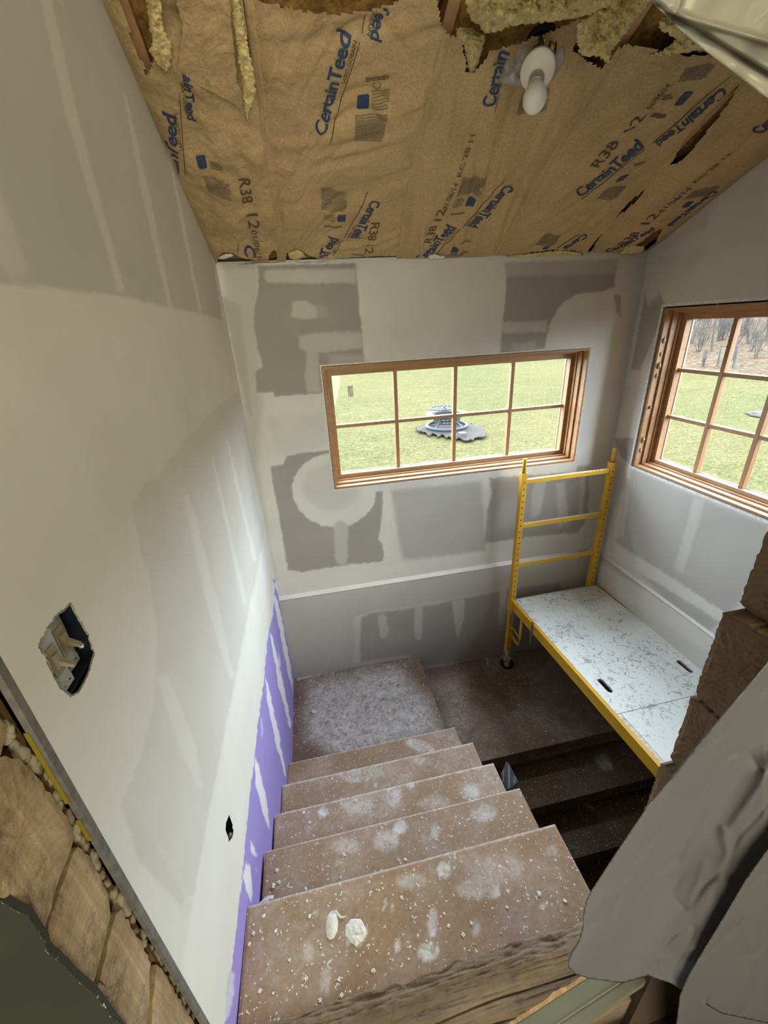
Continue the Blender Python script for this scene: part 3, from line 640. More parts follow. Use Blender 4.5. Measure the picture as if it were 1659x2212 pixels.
slab_grid('landing_board', -.148, .2585, .655, .995, -.978, LAND, ul, .0095, [(.85, 50, z6((300,900),(820,800),(1000,1000),(1060,1170),(900,1250),(450,1340),(280,1200))), (.8, 40, z6((600,960),(900,960),(900,1130),(560,1200))), (.9, 4, z6((210,860),(380,825),(420,835),(230,885)))] )
m = MB(); m.box(-.146, .250, .665, .992, -1.042, -.9875); m.build('landing_frame', SKIRT, ul)
ll = thing('lower_landing', (.55, .83, -1.06), 'dark dusty landing board under the scaffold beside the square landing', 'landing')
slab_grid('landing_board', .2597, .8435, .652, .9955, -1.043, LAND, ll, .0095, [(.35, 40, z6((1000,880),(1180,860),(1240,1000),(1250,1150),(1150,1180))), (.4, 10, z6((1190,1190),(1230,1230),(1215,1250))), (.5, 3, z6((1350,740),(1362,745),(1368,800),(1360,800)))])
m = MB(); m.box(.2597, .8435, .6525, .662, -1.088, -1.0528); m.build('landing_fascia', LAND, ll)
m = MB(); m.box(.2597, .8435, .675, .99, -1.30, -1.054); m.build('landing_frame', SKIRT, ll)
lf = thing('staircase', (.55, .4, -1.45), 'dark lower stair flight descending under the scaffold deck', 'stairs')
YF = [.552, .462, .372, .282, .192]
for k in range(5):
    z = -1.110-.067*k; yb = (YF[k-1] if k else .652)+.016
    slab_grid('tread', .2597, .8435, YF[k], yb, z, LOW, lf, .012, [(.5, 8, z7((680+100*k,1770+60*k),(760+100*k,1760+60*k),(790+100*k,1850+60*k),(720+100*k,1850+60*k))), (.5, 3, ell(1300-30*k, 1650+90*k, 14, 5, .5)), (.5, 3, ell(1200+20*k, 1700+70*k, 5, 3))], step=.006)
    m = MB(); m.box(.2597, .8435, YF[k]+.0005, YF[k]+.010, z-.036, z-.0122); m.build('tread_nosing', LOW, lf)
    m = MB(); m.box(.2597, .8435, YF[k]+.020, YF[k]+.026, z-.085, z-.0122); m.build('riser', SKIRT, lf)
m = MB(); m.hexa([(.2572, .175, -1.55), (.2590, .175, -1.55), (.2590, .66, -1.55), (.2572, .66, -1.55)], [(.2572, .175, -1.32), (.2590, .175, -1.32), (.2590, .66, -1.06), (.2572, .66, -1.06)]); m.build('stringer', SKIRT, lf)

# compound blobs, crumbs and chips on the treads
ZT5 = -.978+.067*5; ZT4 = -.978+.067*4
pl = zT((600,678),(607,690),(610,715),(606,760),(592,788),(575,794),(563,780),(558,755),(560,720),(566,695),(580,680),(592,676))
o = sheet('compound_glob', pl, lambda x, y: onZ(x, y, ZT5+.0004), 1.5, MUD, thick=.0032, prof=6, nz=.5, nscale=12); tag(top_mesh(o), 'fat tear shaped glob of white joint compound on the top tread', 'joint compound')
m = MB(); m.tube([tuple(onZ(*zT(p)[0], ZT5+.0015)) for p in [(590,684),(600,679),(608,690),(618,702),(630,703),(641,698)]], [.0016, .0014, .0013, .0012, .0008, .0003], 6); o.name = 'compound_glob'
tl = m.build('compound_tail', MUD, None, True); tl.parent = o; tl.location = -o.location
pl = rough(zT((660,712),(695,708),(718,740),(720,770),(705,800),(680,822),(655,800),(636,775),(638,735)), 1.3, 5, 4)
o = sheet('compound_splat', pl, lambda x, y: onZ(x, y, ZT5+.0003), 1.5, MUD, thick=.0013, prof=3, nz=1.2, nscale=8, seed=4); tag(top_mesh(o), 'round crusty patch of joint compound right of the glob on the top tread', 'joint compound')
pl = rough(zT((300,640),(330,617),(354,616),(350,632),(320,645),(288,654)), .7, 4, 9)
o = sheet('paper_scrap', pl, lambda x, y: onZ(x, y, ZT4+.004), 1.5, MUD, thick=.0012, prof=3); tag(top_mesh(o), 'pale flattened paper scrap at the left end of the second tread', 'scrap')
for (px, py, r, l) in [(352, 578, .0028, 'largest white plaster chip at the left end of the second tread'), (373, 564, .0022, 'smaller white plaster chip behind the largest one on the second tread')]:
    q = zT((px, py))[0]; p = onZ(q[0], q[1], ZT4+r*.6); m = MB(); m.blob(p, r, .9, px, 2, (1, 1, .8)); tag(top_mesh(m.build('plaster_chip', MUD)), l, 'plaster chip')
for (cx, cy, l) in [(330+0, 1055, 'white plaster chip near the left wall on the square landing'), (318, 1050, 'dark edged chip beside the white one on the square landing')]:
    q = z6((cx, cy+20))[0]; p = onZ(q[0], q[1], -.978+.002); m = MB(); m.blob(p, .0035, .9, cx, 2, (1.2, 1, .6)); tag(top_mesh(m.build('plaster_chip', MUD if 'white' in l else SKIRT)), l, 'plaster chip')
rng = random.Random(5); protos = []
for k in range(6):
    m = MB(); m.blob((0, 0, 0), .0009*rng.uniform(.8, 1.3), 1.3, k, 2, (rng.uniform(.8, 1.5), 1, .6)); me = m.build('plaster_crumb', MUD).data; protos.append(me)
for ob in [x for x in list(C.objects) if x.name.startswith('plaster_crumb')]: bpy.data.objects.remove(ob)
for me in protos:
    for v in me.vertices: v.co.z -= Z0*S
CR = 'plaster crumbs on the stair treads'
for k in range(190):
    i = rng.choices([0, 1, 2, 3, 4], [1, 1.3, 1.6, 2.5, 6])[0]; z = -.978+.067*(i+1)
    yb = (YN[i+1]+.003) if i < 4 else .195
    x = rng.betavariate(1.1, 1.6)*(RX[i]-LX[i]-.01)+LX[i]+.005; y = rng.uniform(yb, YN[i]-.004)
    o = bpy.data.objects.new('plaster_crumb', protos[k % 6]); C.objects.link(o); o.location = Vector(W([x, y, z+.0004])); o.rotation_euler = (0, 0, rng.uniform(0, 6)); s_ = .45+rng.random()**3*1.5; o.scale = (s_, s_, s_)
    wh = ['lowest upper flight tread', 'second lowest upper flight tread', 'middle upper flight tread', 'second tread from the top', 'large top tread'][i]; tag(o, 'tiny white plaster crumb lying on the '+wh, 'plaster crumb', 'plaster crumbs on the '+wh)
for k in range(70):
    up = k < 45
    x = rng.uniform(-.14, .25) if up else rng.uniform(.27, .6); y = rng.uniform(.66, .99) if not up else rng.uniform(.68, .985); z = -.978 if up else -1.043
    o = bpy.data.objects.new('plaster_crumb', protos[k % 6]); C.objects.link(o); o.location = Vector(W([x, y, z+.0004])); o.rotation_euler = (0, 0, rng.uniform(0, 6)); s_ = rng.uniform(.8, 1.7); o.scale = (s_, s_, s_)
    wh = 'square upper landing' if up else 'dark lower landing'; tag(o, 'tiny white plaster crumb lying on the '+wh, 'plaster crumb', 'plaster crumbs on the '+wh)
# plastic flap between the flights
pl = [(1082,1672),(1093,1645),(1098,1648),(1106,1662),(1118,1685),(1121,1690),(1108,1702),(1094,1708),(1086,1690)]
o = sheet('plastic_flap', pl, lambda x, y: onZ(x, y, -.86)*(1+.012*np.sin(x/4.)[:, None]), 1.5, simple('dim_clear_plastic', (.10, .105, .11), .3), thick=.002, prof=5); tag(top_mesh(o), 'small crumpled clear plastic flap hanging between the two stair flights', 'plastic')

# ------------------------------------------------------------------ SCAFFOLD
OX, OY = .5520, .9530; vd = np.array([.043, -1.]); vd /= np.linalg.norm(vd); ud = np.array([-vd[1], vd[0]])*1.0
ud = np.array([1., .012])
def L(u, v, z): return (OX+ud[0]*u+vd[0]*v, OY+ud[1]*u+vd[1]*v, z)
def tfL(c): return L(c.x, c.y, c.z)
sc = thing('scaffold', (.69, .66, -1.043), 'yellow rolling baker scaffold with white worn deck over the lower landing', 'scaffold')
ZD = -.783; PW = .0078; UR = .268; VE = .66
def post(u, v, z0, z1, pin=True):
    m = MB(); m.box(u-PW, u+PW, v-PW, v+PW, z0, z1, .0012, tfL); m.box(u-PW*1.08, u+PW*1.08, v-PW*1.08, v+PW*1.08, z1-.006, z1, .001, tfL)
    p = m.build('post', YEL, sc)
    m = MB(); zz_ = z1-.026
    while zz_ > z0+.02:
        a = Vector(L(u, v+PW-.0012, zz_)); b_ = Vector(L(u, v+PW+.0003, zz_)); m.tube([a, b_], .0019, 10); zz_ -= .0185
    m.build('hole_row', HOLE, p)
    if pin:
        m = MB(); m.tube([L(u, v, z1-.002), L(u, v, z1+.036), L(u, v, z1+.040)], [.0052, .0052, .0046], 14); q = m.build('coupling_pin', YEL, p, True)
    return p
post(0, 0, -1.0, -.375); post(UR, 0, -1.0, -.375)
post(.002, VE, -1.26, -.60, False); post(UR+.006, VE, -1.26, -.60, False)
for z in (-.394, -.528, -.658, -.790):
    m = MB(); m.box(PW, UR-PW, -.005, .005, z-.009, z, .001, tfL); m.box(PW, UR-PW, .0048, .0062, z-.0105, z-.0085, 0, tfL); r = m.build('rung', YEL, sc)
    m = MB(); n = 46
    for k in range(n):
        u = PW+.004+(UR-2*PW-.008)*k/(n-1); zc = z+.0003
        m.box(u-.0017, u+.0017, -.0032+(.0022 if k % 2 else 0), .0010+(.0022 if k % 2 else 0), zc-.0002, zc+.0004, 0, tfL)
    m.build('tread_grip', MUD, r)
def chan(u, sgn, name='side_rail'):
    m = MB(); t = .0022; h = .032; fl = .013
    m.box(u-t/2, u+t/2, .004, VE+.01, ZD-h, ZD+.001, .0004, tfL); m.box(min(u, u+sgn*fl), max(u, u+sgn*fl), .004, VE+.01, ZD-h, ZD-h+t, 0, tfL); m.box(min(u, u-sgn*.003), max(u, u+sgn*.006), .004, VE+.01, ZD-.001, ZD+.0012, 0, tfL)
    return m.build(name, YEL, sc)
chan(-.0040, 1); chan(.2885, -1)
# deck panels with hand slots
def deck(u0, u1, v0, v1, holes, name='deck_panel'):
    us = lines(u0, u1, .0011 if holes else .01); vs = lines(v0, v1, .0014 if holes else .01)
    fn = lambda a, b_: np.stack([OX+ud[0]*a+vd[0]*b_, OY+ud[1]*a+vd[1]*b_, np.full_like(a, ZD+.0005)], -1)
    U, V, P, Fc = gridmesh(us, vs, fn); ctr = np.stack([U[Fc].mean(1), V[Fc].mean(1)], -1); keep = np.ones(len(Fc), bool); 
    bot = P.copy(); bot[:, 2] -= .0055
    for (a0, b0, a1, b1, r) in holes:
        pa = np.array([a0, b0]); ab = np.array([a1-a0, b1-b0]); t = np.clip(((ctr-pa) @ ab)/(ab @ ab), 0, 1); keep &= np.linalg.norm(ctr-(pa+t[:, None]*ab), axis=1) > r
    Fk = Fc[keep]; n = len(P)
    from collections import Counter
    E_ = np.concatenate([Fk[:, [0, 1]], Fk[:, [1, 2]], Fk[:, [2, 3]], Fk[:, [3, 0]]]); key = np.sort(E_, 1); uq, inv, cnt = np.unique(key, axis=0, return_inverse=True, return_counts=True)
    be = E_[cnt[inv.ravel()] == 1]; side = np.stack([be[:, 0], be[:, 0]+n, be[:, 1]+n, be[:, 1]], -1)
    FF = np.concatenate([Fk, Fk[:, ::-1]+n, side]); V_, FF = compact(np.concatenate([P, bot]), FF)
    return from_arrays(name, V_, FF, DECK, sc, False)
def uv(px, py):
    p = onZ(px, py, ZD); d = p[:2]-np.array([OX, OY]); A = np.array([[ud[0], vd[0]], [ud[1], vd[1]]]); return np.linalg.solve(A, d)
h1a, h1b = uv(1296, 1470), uv(1318, 1492); h2a, h2b = uv(1467, 1430), uv(1492, 1449)
hs = []
for a, b_ in ((h1a, h1b), (h2a, h2b)):
    c = (a+b_)/2; hs.append((c[0], c[1]-.014, c[0], c[1]+.014, .0072))
vsm = uv(1330, 1543)[1]
deck(.003, .2845, .010, vsm, hs); deck(.012, .2845, vsm+.0015, VE, [])
m = MB(); m.box(-.001, .0110, vsm+.0015, VE, ZD-.004, ZD+.0006, 0, tfL); m.build('deck_border', simple('paint_splashed_rail_top', (.72, .66, .52), .6, var=.4, sc=30), sc)
m = MB(); a = uv(1420, 1527); m.box(.17, .272, vsm+.021, vsm+.0217, ZD+.0004, ZD+.0008, 0, tfL); m.build('deck_crack', HOLE, sc)
# brackets, spring pin, U handle
m = MB(); m.box(-.0095, -.0052, -.010, .018, ZD-.046, ZD+.004, .0006, tfL); m.build('corner_bracket', YEL, sc)
m = MB(); m.box(-.0064, -.0050, .118, .128, ZD-.050, ZD+.006, .0004, tfL); m.build('locking_clip', simple('rusty_steel', (.33, .17, .12), .6, .4), sc)
m = MB(); m.tube([L(-.0085, .123, ZD-.02), L(-.0085, .123, ZD-.055), L(-.006, .126, ZD-.066)], .0014, 8); m.build('spring_pin', simple('brass_pin', (.6, .45, .15), .4, .5), sc)
m = MB(); m.tube([L(-.006, .010, ZD-.058), L(-.006, .014, ZD-.062)], .002); m.tube([L(.006, .004, ZD-.135), L(.000, .040, ZD-.135), L(-.003, .062, ZD-.130), L(-.003, .068, ZD-.118), L(-.003, .066, ZD-.100), L(-.001, .064, ZD-.034)], .0042, 12); m.tube([L(.006, .004, ZD-.105), L(.000, .062, ZD-.105)], .0030, 10); m.build('locking_handle', YEL, sc, True)
m = MB()
for k in (0, 1): m.tube([L(-.009, .010+.014*k, ZD-.03), L(-.009, .010+.014*k, ZD-.088), L(-.009, .016+.014*k, ZD-.091), L(-.009, .020+.014*k, ZD-.085)], .0010, 6)
m.build('spring_latch', GALV, sc)
def caster(u, v, zf, du, dv):
    m = MB(); zc = zf+.0215; c = Vector(L(u+du, v+dv, zc)); ax = Vector((.55, .83, 0)).normalized()
    m.lathe(c-ax*.0055, ax, [(0, .012), (0, .019), (.0018, .0215), (.0092, .0215), (.011, .019), (.011, .012)], 28); w = m.build('caster_wheel', RUB, sc, True)
    m = MB(); m.lathe(c-ax*.0062, ax, [(0, .0002), (0, .0085), (.0124, .0085), (.0124, .0002)], 20); m.build('caster_hub', GALV, w)
    m = MB(); top = zc+.0245; fw = ax.cross(Vector((0, 0, 1)))
    for s_ in (-1, 1):
        q = c+ax*s_*.0080; m.hexa([q-ax*.0006+fw*.004+Vector((0, 0, -.004)), q+ax*.0006+fw*.004+Vector((0, 0, -.004)), q+ax*.0006-fw*.004+Vector((0, 0, -.004)), q-ax*.0006-fw*.004+Vector((0, 0, -.004))],
                                 [q-ax*.0006+fw*.010+Vector((0, 0, .0245)), q+ax*.0006+fw*.010+Vector((0, 0, .0245)), q+ax*.0006-fw*.010+Vector((0, 0, .0245)), q-ax*.0006-fw*.010+Vector((0, 0, .0245))])
    m.box(c.x-.011, c.x+.011, c.y-.011, c.y+.011, top-.001, top+.002, .0005); m.tube([(c.x, c.y, top), L(u, v, top+.010)], .006, 12)
    m.build('caster_fork', GALV, sc); m = MB(); m.box(c.x-.016, c.x-.004, c.y-.010, c.y+.004, top-.006, top-.002, .001); m.build('caster_brake', simple('grey_brake_lever', (.3, .3, .29), .5, .3), sc)
caster(0, 0, -1.043, -.012, .024); caster(UR, 0, -1.043, -.004, .020)

# ------------------------------------------------------------------ ROOF INSULATION
def seams(Y):
    Y = np.asarray(Y, float)
    return [np.interp(Y, [0, 1], [-.1515, -.139])-.002, np.interp(Y, [.4, .6, 1], [-.004, -.004, -.006]), np.interp(Y, [.4, .593, .742, 1], [.212, .212, .212, .237]),
            np.interp(Y, [.4, .647, .745, 1], [.438, .438, .44, .459]), np.interp(Y, [.4, .66, .80, 1], [.655, .655, .662, .690]), np.full_like(Y, .852)]
def hfield(X, Y):
    s = seams(Y); h = np.zeros_like(X)
    for i in range(5):
        a, b_ = s[i], s[i+1]; u = (X-a)/(b_-a); k = (u >= -.001) & (u <= 1.001)
        uu = np.clip(u, 0, 1); e = np.minimum(uu, 1-uu)*(b_-a)
        pil = .0105*(1-np.exp(-e/.02))
        if i == 0: w = .0055*fbm(X*30, Y*26, 11, 5)+.004*np.abs(fbm(X*14, Y*10, 15, 3))
        elif i == 1: w = .0030*np.abs(vn(X*5+.4*vn(X*9, Y*9, 2), (Y+.22*(X-.1)**1+.15*np.sin(X*14))*46, 21))+.0022*vn(X*8, Y*80+X*20, 23)+.0015*fbm(X*26, Y*30, 2)
        elif i == 2: w = .0034*np.abs(vn((X-.28*Y)*50, (Y+.5*X)*6, 31))+.0018*vn((X-.2*Y)*95, Y*9, 33)+.0015*fbm(X*26, Y*26, 3)
        elif i == 3: w = .0034*np.abs(vn((X+.9*Y)*22, (Y-.6*X)*6, 41))+.0018*vn((X+.6*Y)*60, (Y-X)*9, 43)+.0015*fbm(X*26, Y*26, 4)
        else: w = .0026*np.abs(vn((X+.3*Y)*18, (Y-.6*X)*7, 51))+.0016*fbm(X*22, Y*22, 5)
        h = np.where(k, pil+1.55*w*np.clip(e/.012, .1, 1), h)
    ed = np.clip((1.0-Y)/.03, 0, 1); h = h*(.25+.75*ed)
    return h
def surf(X, Y, off=0.):
    h = hfield(X, Y)+off; P = np.stack([X, Y, CC-.445*Y], -1); return P-CNL[None]*h[:, None]
def px2xy(x, y, off=.008):
    p = onC(np.asarray(x, float), np.asarray(y, float), off); p = p+CNL*off; return p[..., 0], p[..., 1]
torn = [
 rough([(530,-40),(545,-2),(590,8),(640,22),(690,28),(745,30),(800,22),(850,8),(862,-5),(900,-40)], 2.2, 8, 2),
 rough([(985,40),(1000,100),(1010,160),(1030,150),(1060,110),(1120,95),(1255,40),(1240,110),(1300,150),(1345,95),(1385,100),(1480,120),(1570,118),(1700,230),(1700,-60),(975,-60)], 2.5, 8, 5),
 rough([(940,-30),(950,45),(965,75),(988,80),(992,-30)], 1.5, 6, 6),
 [(1449,357),(1462,352),(1476,345),(1500,318),(1545,262),(1580,215),(1597,182),(1575,198),(1530,244),(1480,300),(1462,328)],
 [(1329,472),(1345,452),(1372,424),(1396,404),(1385,424),(1360,448),(1338,467)],
 [(1268,547),(1274,535),(1302,503),(1290,524),(1276,543)],
 rough([(340,-30),(348,20),(350,70),(335,120),(318,160),(290,100),(250,-30)], 2, 8, 8),
 rough([(532,-30),(540,60),(548,140),(556,200),(548,190),(535,110),(524,-30)], 1, 8, 9),
 rough([(578,566),(583,548),(592,540),(598,545),(598,566)], .8, 3, 10),
 rough([(615,566),(620,548),(650,541),(668,552),(690,560),(860,552),(860,566)], .8, 6, 11),
 rough([(1085,562),(1092,551),(1150,545),(1200,539),(1240,541),(1268,549),(1268,562)], .8, 6, 12),
 rough([(1350,552),(1362,533),(1378,528),(1390,520),(1410,500),(1432,494),(1415,525),(1385,550)], .8, 6, 13),
 rough([(470,560),(480,545),(505,548),(520,556),(560,566),(470,575)], .8, 4, 14),
]
NB = ['crumpled brown kraft faced insulation batt against the left wall', 'brown kraft faced insulation batt with large printing, second from the left wall', 'brown kraft faced insulation batt behind the hanging light bulb', 'brown kraft faced insulation batt right of the light bulb with a torn top edge', 'brown kraft faced insulation batt next to the right wall']
BAT = []
rafter_x = []
for i in range(5):
    e = thing('insulation_batt', ((-.07, .1, .33, .55, .76)[i], .75, .235), NB[i], 'insulation'); BAT.append(e)
    nU = int(((.14, .23, .23, .23, .19)[i])/.0026); us = np.linspace(.0, 1, nU); vs = lines(.42, .9985, .0026)
    def fn(a, b_):
        s = seams(b_); X = s[i]+(s[i+1]-s[i])*(a*.994+.003); return surf(X, b_)
    U, V, P, Fc = gridmesh(us, vs, fn); cq = proj(P[Fc].mean(1)); keep = np.ones(len(Fc), bool)
    for pl in torn: keep &= sdf(cq, pl)[0] > 0
    P2, F2 = compact(P, Fc[keep]); from_arrays('kraft_facing', P2, F2, KRAFT, e)
    # fluffy body behind the paper
    us = np.linspace(0, 1, 50); vs = np.linspace(.40, .9975, 120)
    def fb(a, b_):
        s = seams(b_); X = s[i]+(s[i+1]-s[i])*(.05+.9*a); P = np.stack([X, b_, CC-.445*b_], -1)
        return P-CNL[None]*(-.007+.0045*fbm(X*26, b_*26, 60+i, 5)-.012*(np.minimum(a, 1-a) < .03))[:, None]
    U, V, P, Fc = gridmesh(us, vs, fb); n = len(P); ring = list(range(50))+[50*k+49 for k in range(1, 120)]+[50*119+k for k in range(48, -1, -1)]+[50*k for k in range(118, 0, -1)]
    back = P[ring]+CNL*.075; faces = Fc.tolist()+[[ring[k], ring[(k+1) % len(ring)], n+(k+1) % len(ring), n+k] for k in range(len(ring))]
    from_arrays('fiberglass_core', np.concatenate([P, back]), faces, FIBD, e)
# stapled flange ridges along the seams belong to the batt on their right
for i in range(1, 5):
    Ys = np.linspace(.50, .995, 160); X = seams(Ys)[i]; V_ = []; F_ = []
    w = .0055
    for k, (x, y) in enumerate(zip(X, Ys)):
        j = .0014*float(vn(y*60, i, 7))
        for q, (dx, hh) in enumerate([(-w+j, .0018), (-w*.4+j, .0048), (0.0008+j, .0030), (w*.5+j, .0050), (w+j, .0018)]):
            p = np.array([x+dx, y, CC-.445*y])-CNL*(hh+.0008*float(vn(y*90, q*3, i))); V_.append(p)
        if k:
            for q in range(4): F_.append([5*(k-1)+q, 5*(k-1)+q+1, 5*k+q+1, 5*k+q])
    V_ = np.array(V_); F_ = np.array(F_); cq = proj(V_[F_].mean(1)); keep = np.ones(len(F_), bool)
    for pl in torn[1:3]+torn[8:9]: keep &= sdf(cq, pl)[0] > 0
    if i == 4:
        for pl in torn[3:6]: keep &= sdf(cq, pl)[0] > -1
    V2, F2 = compact(V_, F_[keep]); from_arrays('stapling_flange', V2, F2, KRAFT, BAT[i])
# rafters
for i, (nm) in enumerate(['rafter against the left wall above the torn batt', 'rafter between the crumpled batt and the large print batt', 'rafter left of the light fixture', 'rafter right of the light fixture', 'rafter next to the last batt by the right wall']):
    x = (-.128, -.0045, .212, .438, .658)[i]; y0 = .42; y1 = .99 if i else .682; hw = .0068 if i else .0085; o0 = 0.0025 if i else -.004
    m = MB(); m.hexa([(x-hw, y0, CC-.445*y0+o0), (x+hw, y0, CC-.445*y0+o0), (x+hw, y1, CC-.445*y1+o0), (x-hw, y1, CC-.445*y1+o0)], [(x-hw, y0, CC-.445*y0+.09), (x+hw, y0, CC-.445*y0+.09), (x+hw, y1, CC-.445*y1+.09), (x-hw, y1, CC-.445*y1+.09)])
    tag(top_mesh(m.build('rafter', RAFT)), 'reddish pine '+nm, 'rafter')
# loose torn kraft flap on the first batt
pl = rough([(372,-30),(395,60),(388,120),(382,150),(398,160),(430,186),(470,205),(505,222),(520,236),(530,262),(538,255),(530,215),(512,180),(508,130),(500,60),(495,-30)], 1.5, 8, 21)
def flapd(x, y):
    p = onC(x, y, .019); return p*(1+.006*fbm(x/30., y/45., 9, 4)[:, None])
o = sheet('torn_kraft_flap', pl, flapd, 3, KRAFT, None); tag(top_mesh(o), 'loose torn sheet of kraft paper hanging over the crumpled batt', 'kraft paper')
# fiberglass tufts
def tuft(pl, off, th, label, prof=14, amp=2.5, seed=1, nz=.9, ns=16., yy=None):
    nz *= 1.5; ns *= .8
    f = (lambda x, y: onC(x, y, off)) if yy is None else (lambda x, y: onC(x, y, off)*yy)
    o = sheet('fiberglass_tuft', rough(pl, amp*1.2, 3.5, seed), f, 1.8, FIB, thick=th, prof=prof, nz=nz, seed=seed, nscale=ns); tag(top_mesh(o), label, 'insulation tuft'); return o
tuft([(508,-30),(500,0),(506,60),(515,130),(524,180),(526,230),(533,266),(540,240),(552,205),(553,180),(543,130),(535,90),(524,40),(518,-30)], .024, .006, 'long strand of yellow fiberglass dangling beside the second rafter', 8, 2, 3)
tuft([(312,-20),(322,60),(330,90),(322,110),(340,140),(350,150),(362,160),(368,140),(372,120),(368,90),(352,60),(345,-20)], .020, .006, 'yellow fiberglass clump poking out beside the left rafter', 8, 2, 4)
tuft([(1000,-40),(1008,20),(1022,48),(1040,62),(1050,70),(1075,68),(1110,56),(1150,50),(1195,46),(1250,36),(1275,32),(1330,12),(1345,-10),(1350,-40)], .055, .022, 'big drooping mass of yellow fiberglass above the light fixture', 26, 3, 5, 1.2, 28.)
tuft([(1250,48),(1243,80),(1252,115),(1268,125),(1285,122),(1305,130),(1316,138),(1322,112),(1345,82),(1365,50),(1395,22),(1412,-10),(1340,-30),(1290,20)], .050, .016, 'yellow fiberglass clump hanging right of the light fixture', 20, 3, 6, 1.2, 24.)
tuft([(1402,120),(1425,112),(1455,92),(1462,85),(1420,60),(1425,40),(1470,30),(1540,90),(1545,118),(1500,112),(1450,118)], .012, .010, 'orange yellow fiberglass showing above the torn batt edge under the clear plastic', 14, 3, 7)
tuft([(985,80),(1003,100),(1010,150),(1020,165),(1030,150),(1040,120),(1050,80),(1020,60),(990,60)], .006, .008, 'dark yellow fiberglass pocket left of the light fixture', 8, 2, 8)
tuft([(622,548),(640,540),(655,545),(662,556),(640,562),(625,560)], .012, .003, 'yellow fiberglass scrap at the wall top between the first two batts', 4, 1, 9)
tuft([(1092,553),(1160,546),(1212,540),(1245,544),(1262,552),(1160,556),(1095,560)], .004, .003, 'thin yellow fiberglass line at the wall top under the fourth batt', 4, 1, 10)
tuft([(1335,550),(1350,535),(1372,530),(1392,532),(1388,546),(1360,550)], .010, .003, 'yellow green fiberglass scrap in the right corner of the roof', 4, 1, 11)
# white compound smear on roof edge
o = sheet('compound_smear', rough([(925,552),(935,548),(950,553),(965,555),(950,560),(928,560)], 1, 3, 3), lambda x, y: onC(x, y, .012), 1.5, MUD, thick=.0012, prof=3); tag(top_mesh(o), 'small white compound smear on the third batt above the back wall', 'joint compound')
o = sheet('compound_smear', rough([(470,560),(478,552),(492,548),(505,550),(500,556),(484,560)], 1, 3, 4), lambda x, y: onC(x, y, .012), 1.5, MUD, thick=.0012, prof=3); tag(top_mesh(o), 'white compound smear in the left corner under the crumpled batt', 'joint compound')

# ---- printing on the paper
def put_print(name, tri_v, tri_f, mat, batt, off=.0010):
    """tri_v (N,2) plane coordinates X,Y; conforms them to the wrinkled paper"""
    bm = bmesh.new(); vs = [bm.verts.new((p[0], p[1], 0)) for p in tri_v]
    for f in tri_f:
        try: bm.faces.new([vs[i] for i in f])
        except ValueError: pass
    lo = np.min(tri_v, 0); hi = np.max(tri_v, 0); st_ = .0055
    for ax in (0, 1):
        for c in np.arange(lo[ax]+st_, hi[ax], st_):
            nrm = (1, 0, 0) if ax == 0 else (0, 1, 0); co = (c, 0, 0) if ax == 0 else (0, c, 0)
            bmesh.ops.bisect_plane(bm, geom=bm.verts[:]+bm.edges[:]+bm.faces[:], plane_co=co, plane_no=nrm)
    bm.verts.ensure_lookup_table(); XY = np.array([(v.co.x, v.co.y) for v in bm.verts])
    if not len(XY): bm.free(); return
    P = surf(XY[:, 0], XY[:, 1], off); Q = proj(P); bad = (XY[:, 1] > .994) | (XY[:, 0] < -.1395) | (XY[:, 0] > .846)
    for pl in torn+[[(352,-60),(380,140),(520,236),(545,262),(545,-60)]]*(1 if batt == 0 else 0): bad |= sdf(Q, pl)[0] < 1.0
    bm.verts.index_update(); dead = [v for v in bm.verts if bad[v.index]]
    for v, p in zip(bm.verts, P):
        w = W(p)-np.array(BAT[batt].location); v.co = Vector(w.tolist())
    bmesh.ops.delete(bm, geom=dead, context='VERTS')
    if not bm.faces: bm.free(); return
    me = bpy.data.meshes.new(name); bm.to_mesh(me); bm.free(); return link(name, me, mat, BAT[batt])
_tc = {}
def textmesh(s, bold):
    if (s, bold) in _tc: return _tc[(s, bold)]
    cu = bpy.data.curves.new('t', 'FONT'); cu.body = s; cu.size = 1; cu.offset = bold; cu.resolution_u = 3; cu.space_character = .97 if bold > .01 else 1.0
    ob = bpy.data.objects.new('t', cu); C.objects.link(ob); dg = bpy.context.evaluated_depsgraph_get(); dg.update(); ev = ob.evaluated_get(dg); me = ev.to_mesh()
    v = np.array([(p.co.x, p.co.y) for p in me.vertices]); f = [tuple(p.vertices) for p in me.polygons]; ev.to_mesh_clear(); bpy.data.objects.remove(ob); bpy.data.curves.remove(cu)
    _tc[(s, bold)] = (v, f); return v, f
def text(s, a, b_, h, mat, batt, bold=.0, ital=0., name='lettering', cap=.70, off=.0010):
    v, f = textmesh(s, bold); x0, x1 = v[:, 0].min(), v[:, 0].max()
    A = np.array(px2xy(*a)); B = np.array(px2xy(*b_)); d = np.array(b_, float)-np.array(a, float); up = np.array([d[1], -d[0]])/np.linalg.norm(d)
    mid = (np.array(a, float)+np.array(b_, float))/2
    H = np.array(px2xy(*(mid+up*h)))-np.array(px2xy(*mid)); D = B-A; Dn = D/np.linalg.norm(D); H = H-Dn*(H @ Dn)
    u = (v[:, 0]-x0)/(x1-x0); w = v[:, 1]/cap
    P = A[None]+(u[:, None]+0)*D[None]+w[:, None]*H[None]+(w[:, None]*ital*np.linalg.norm(H))*Dn[None]
    put_print(name, P, f, mat, batt, off)
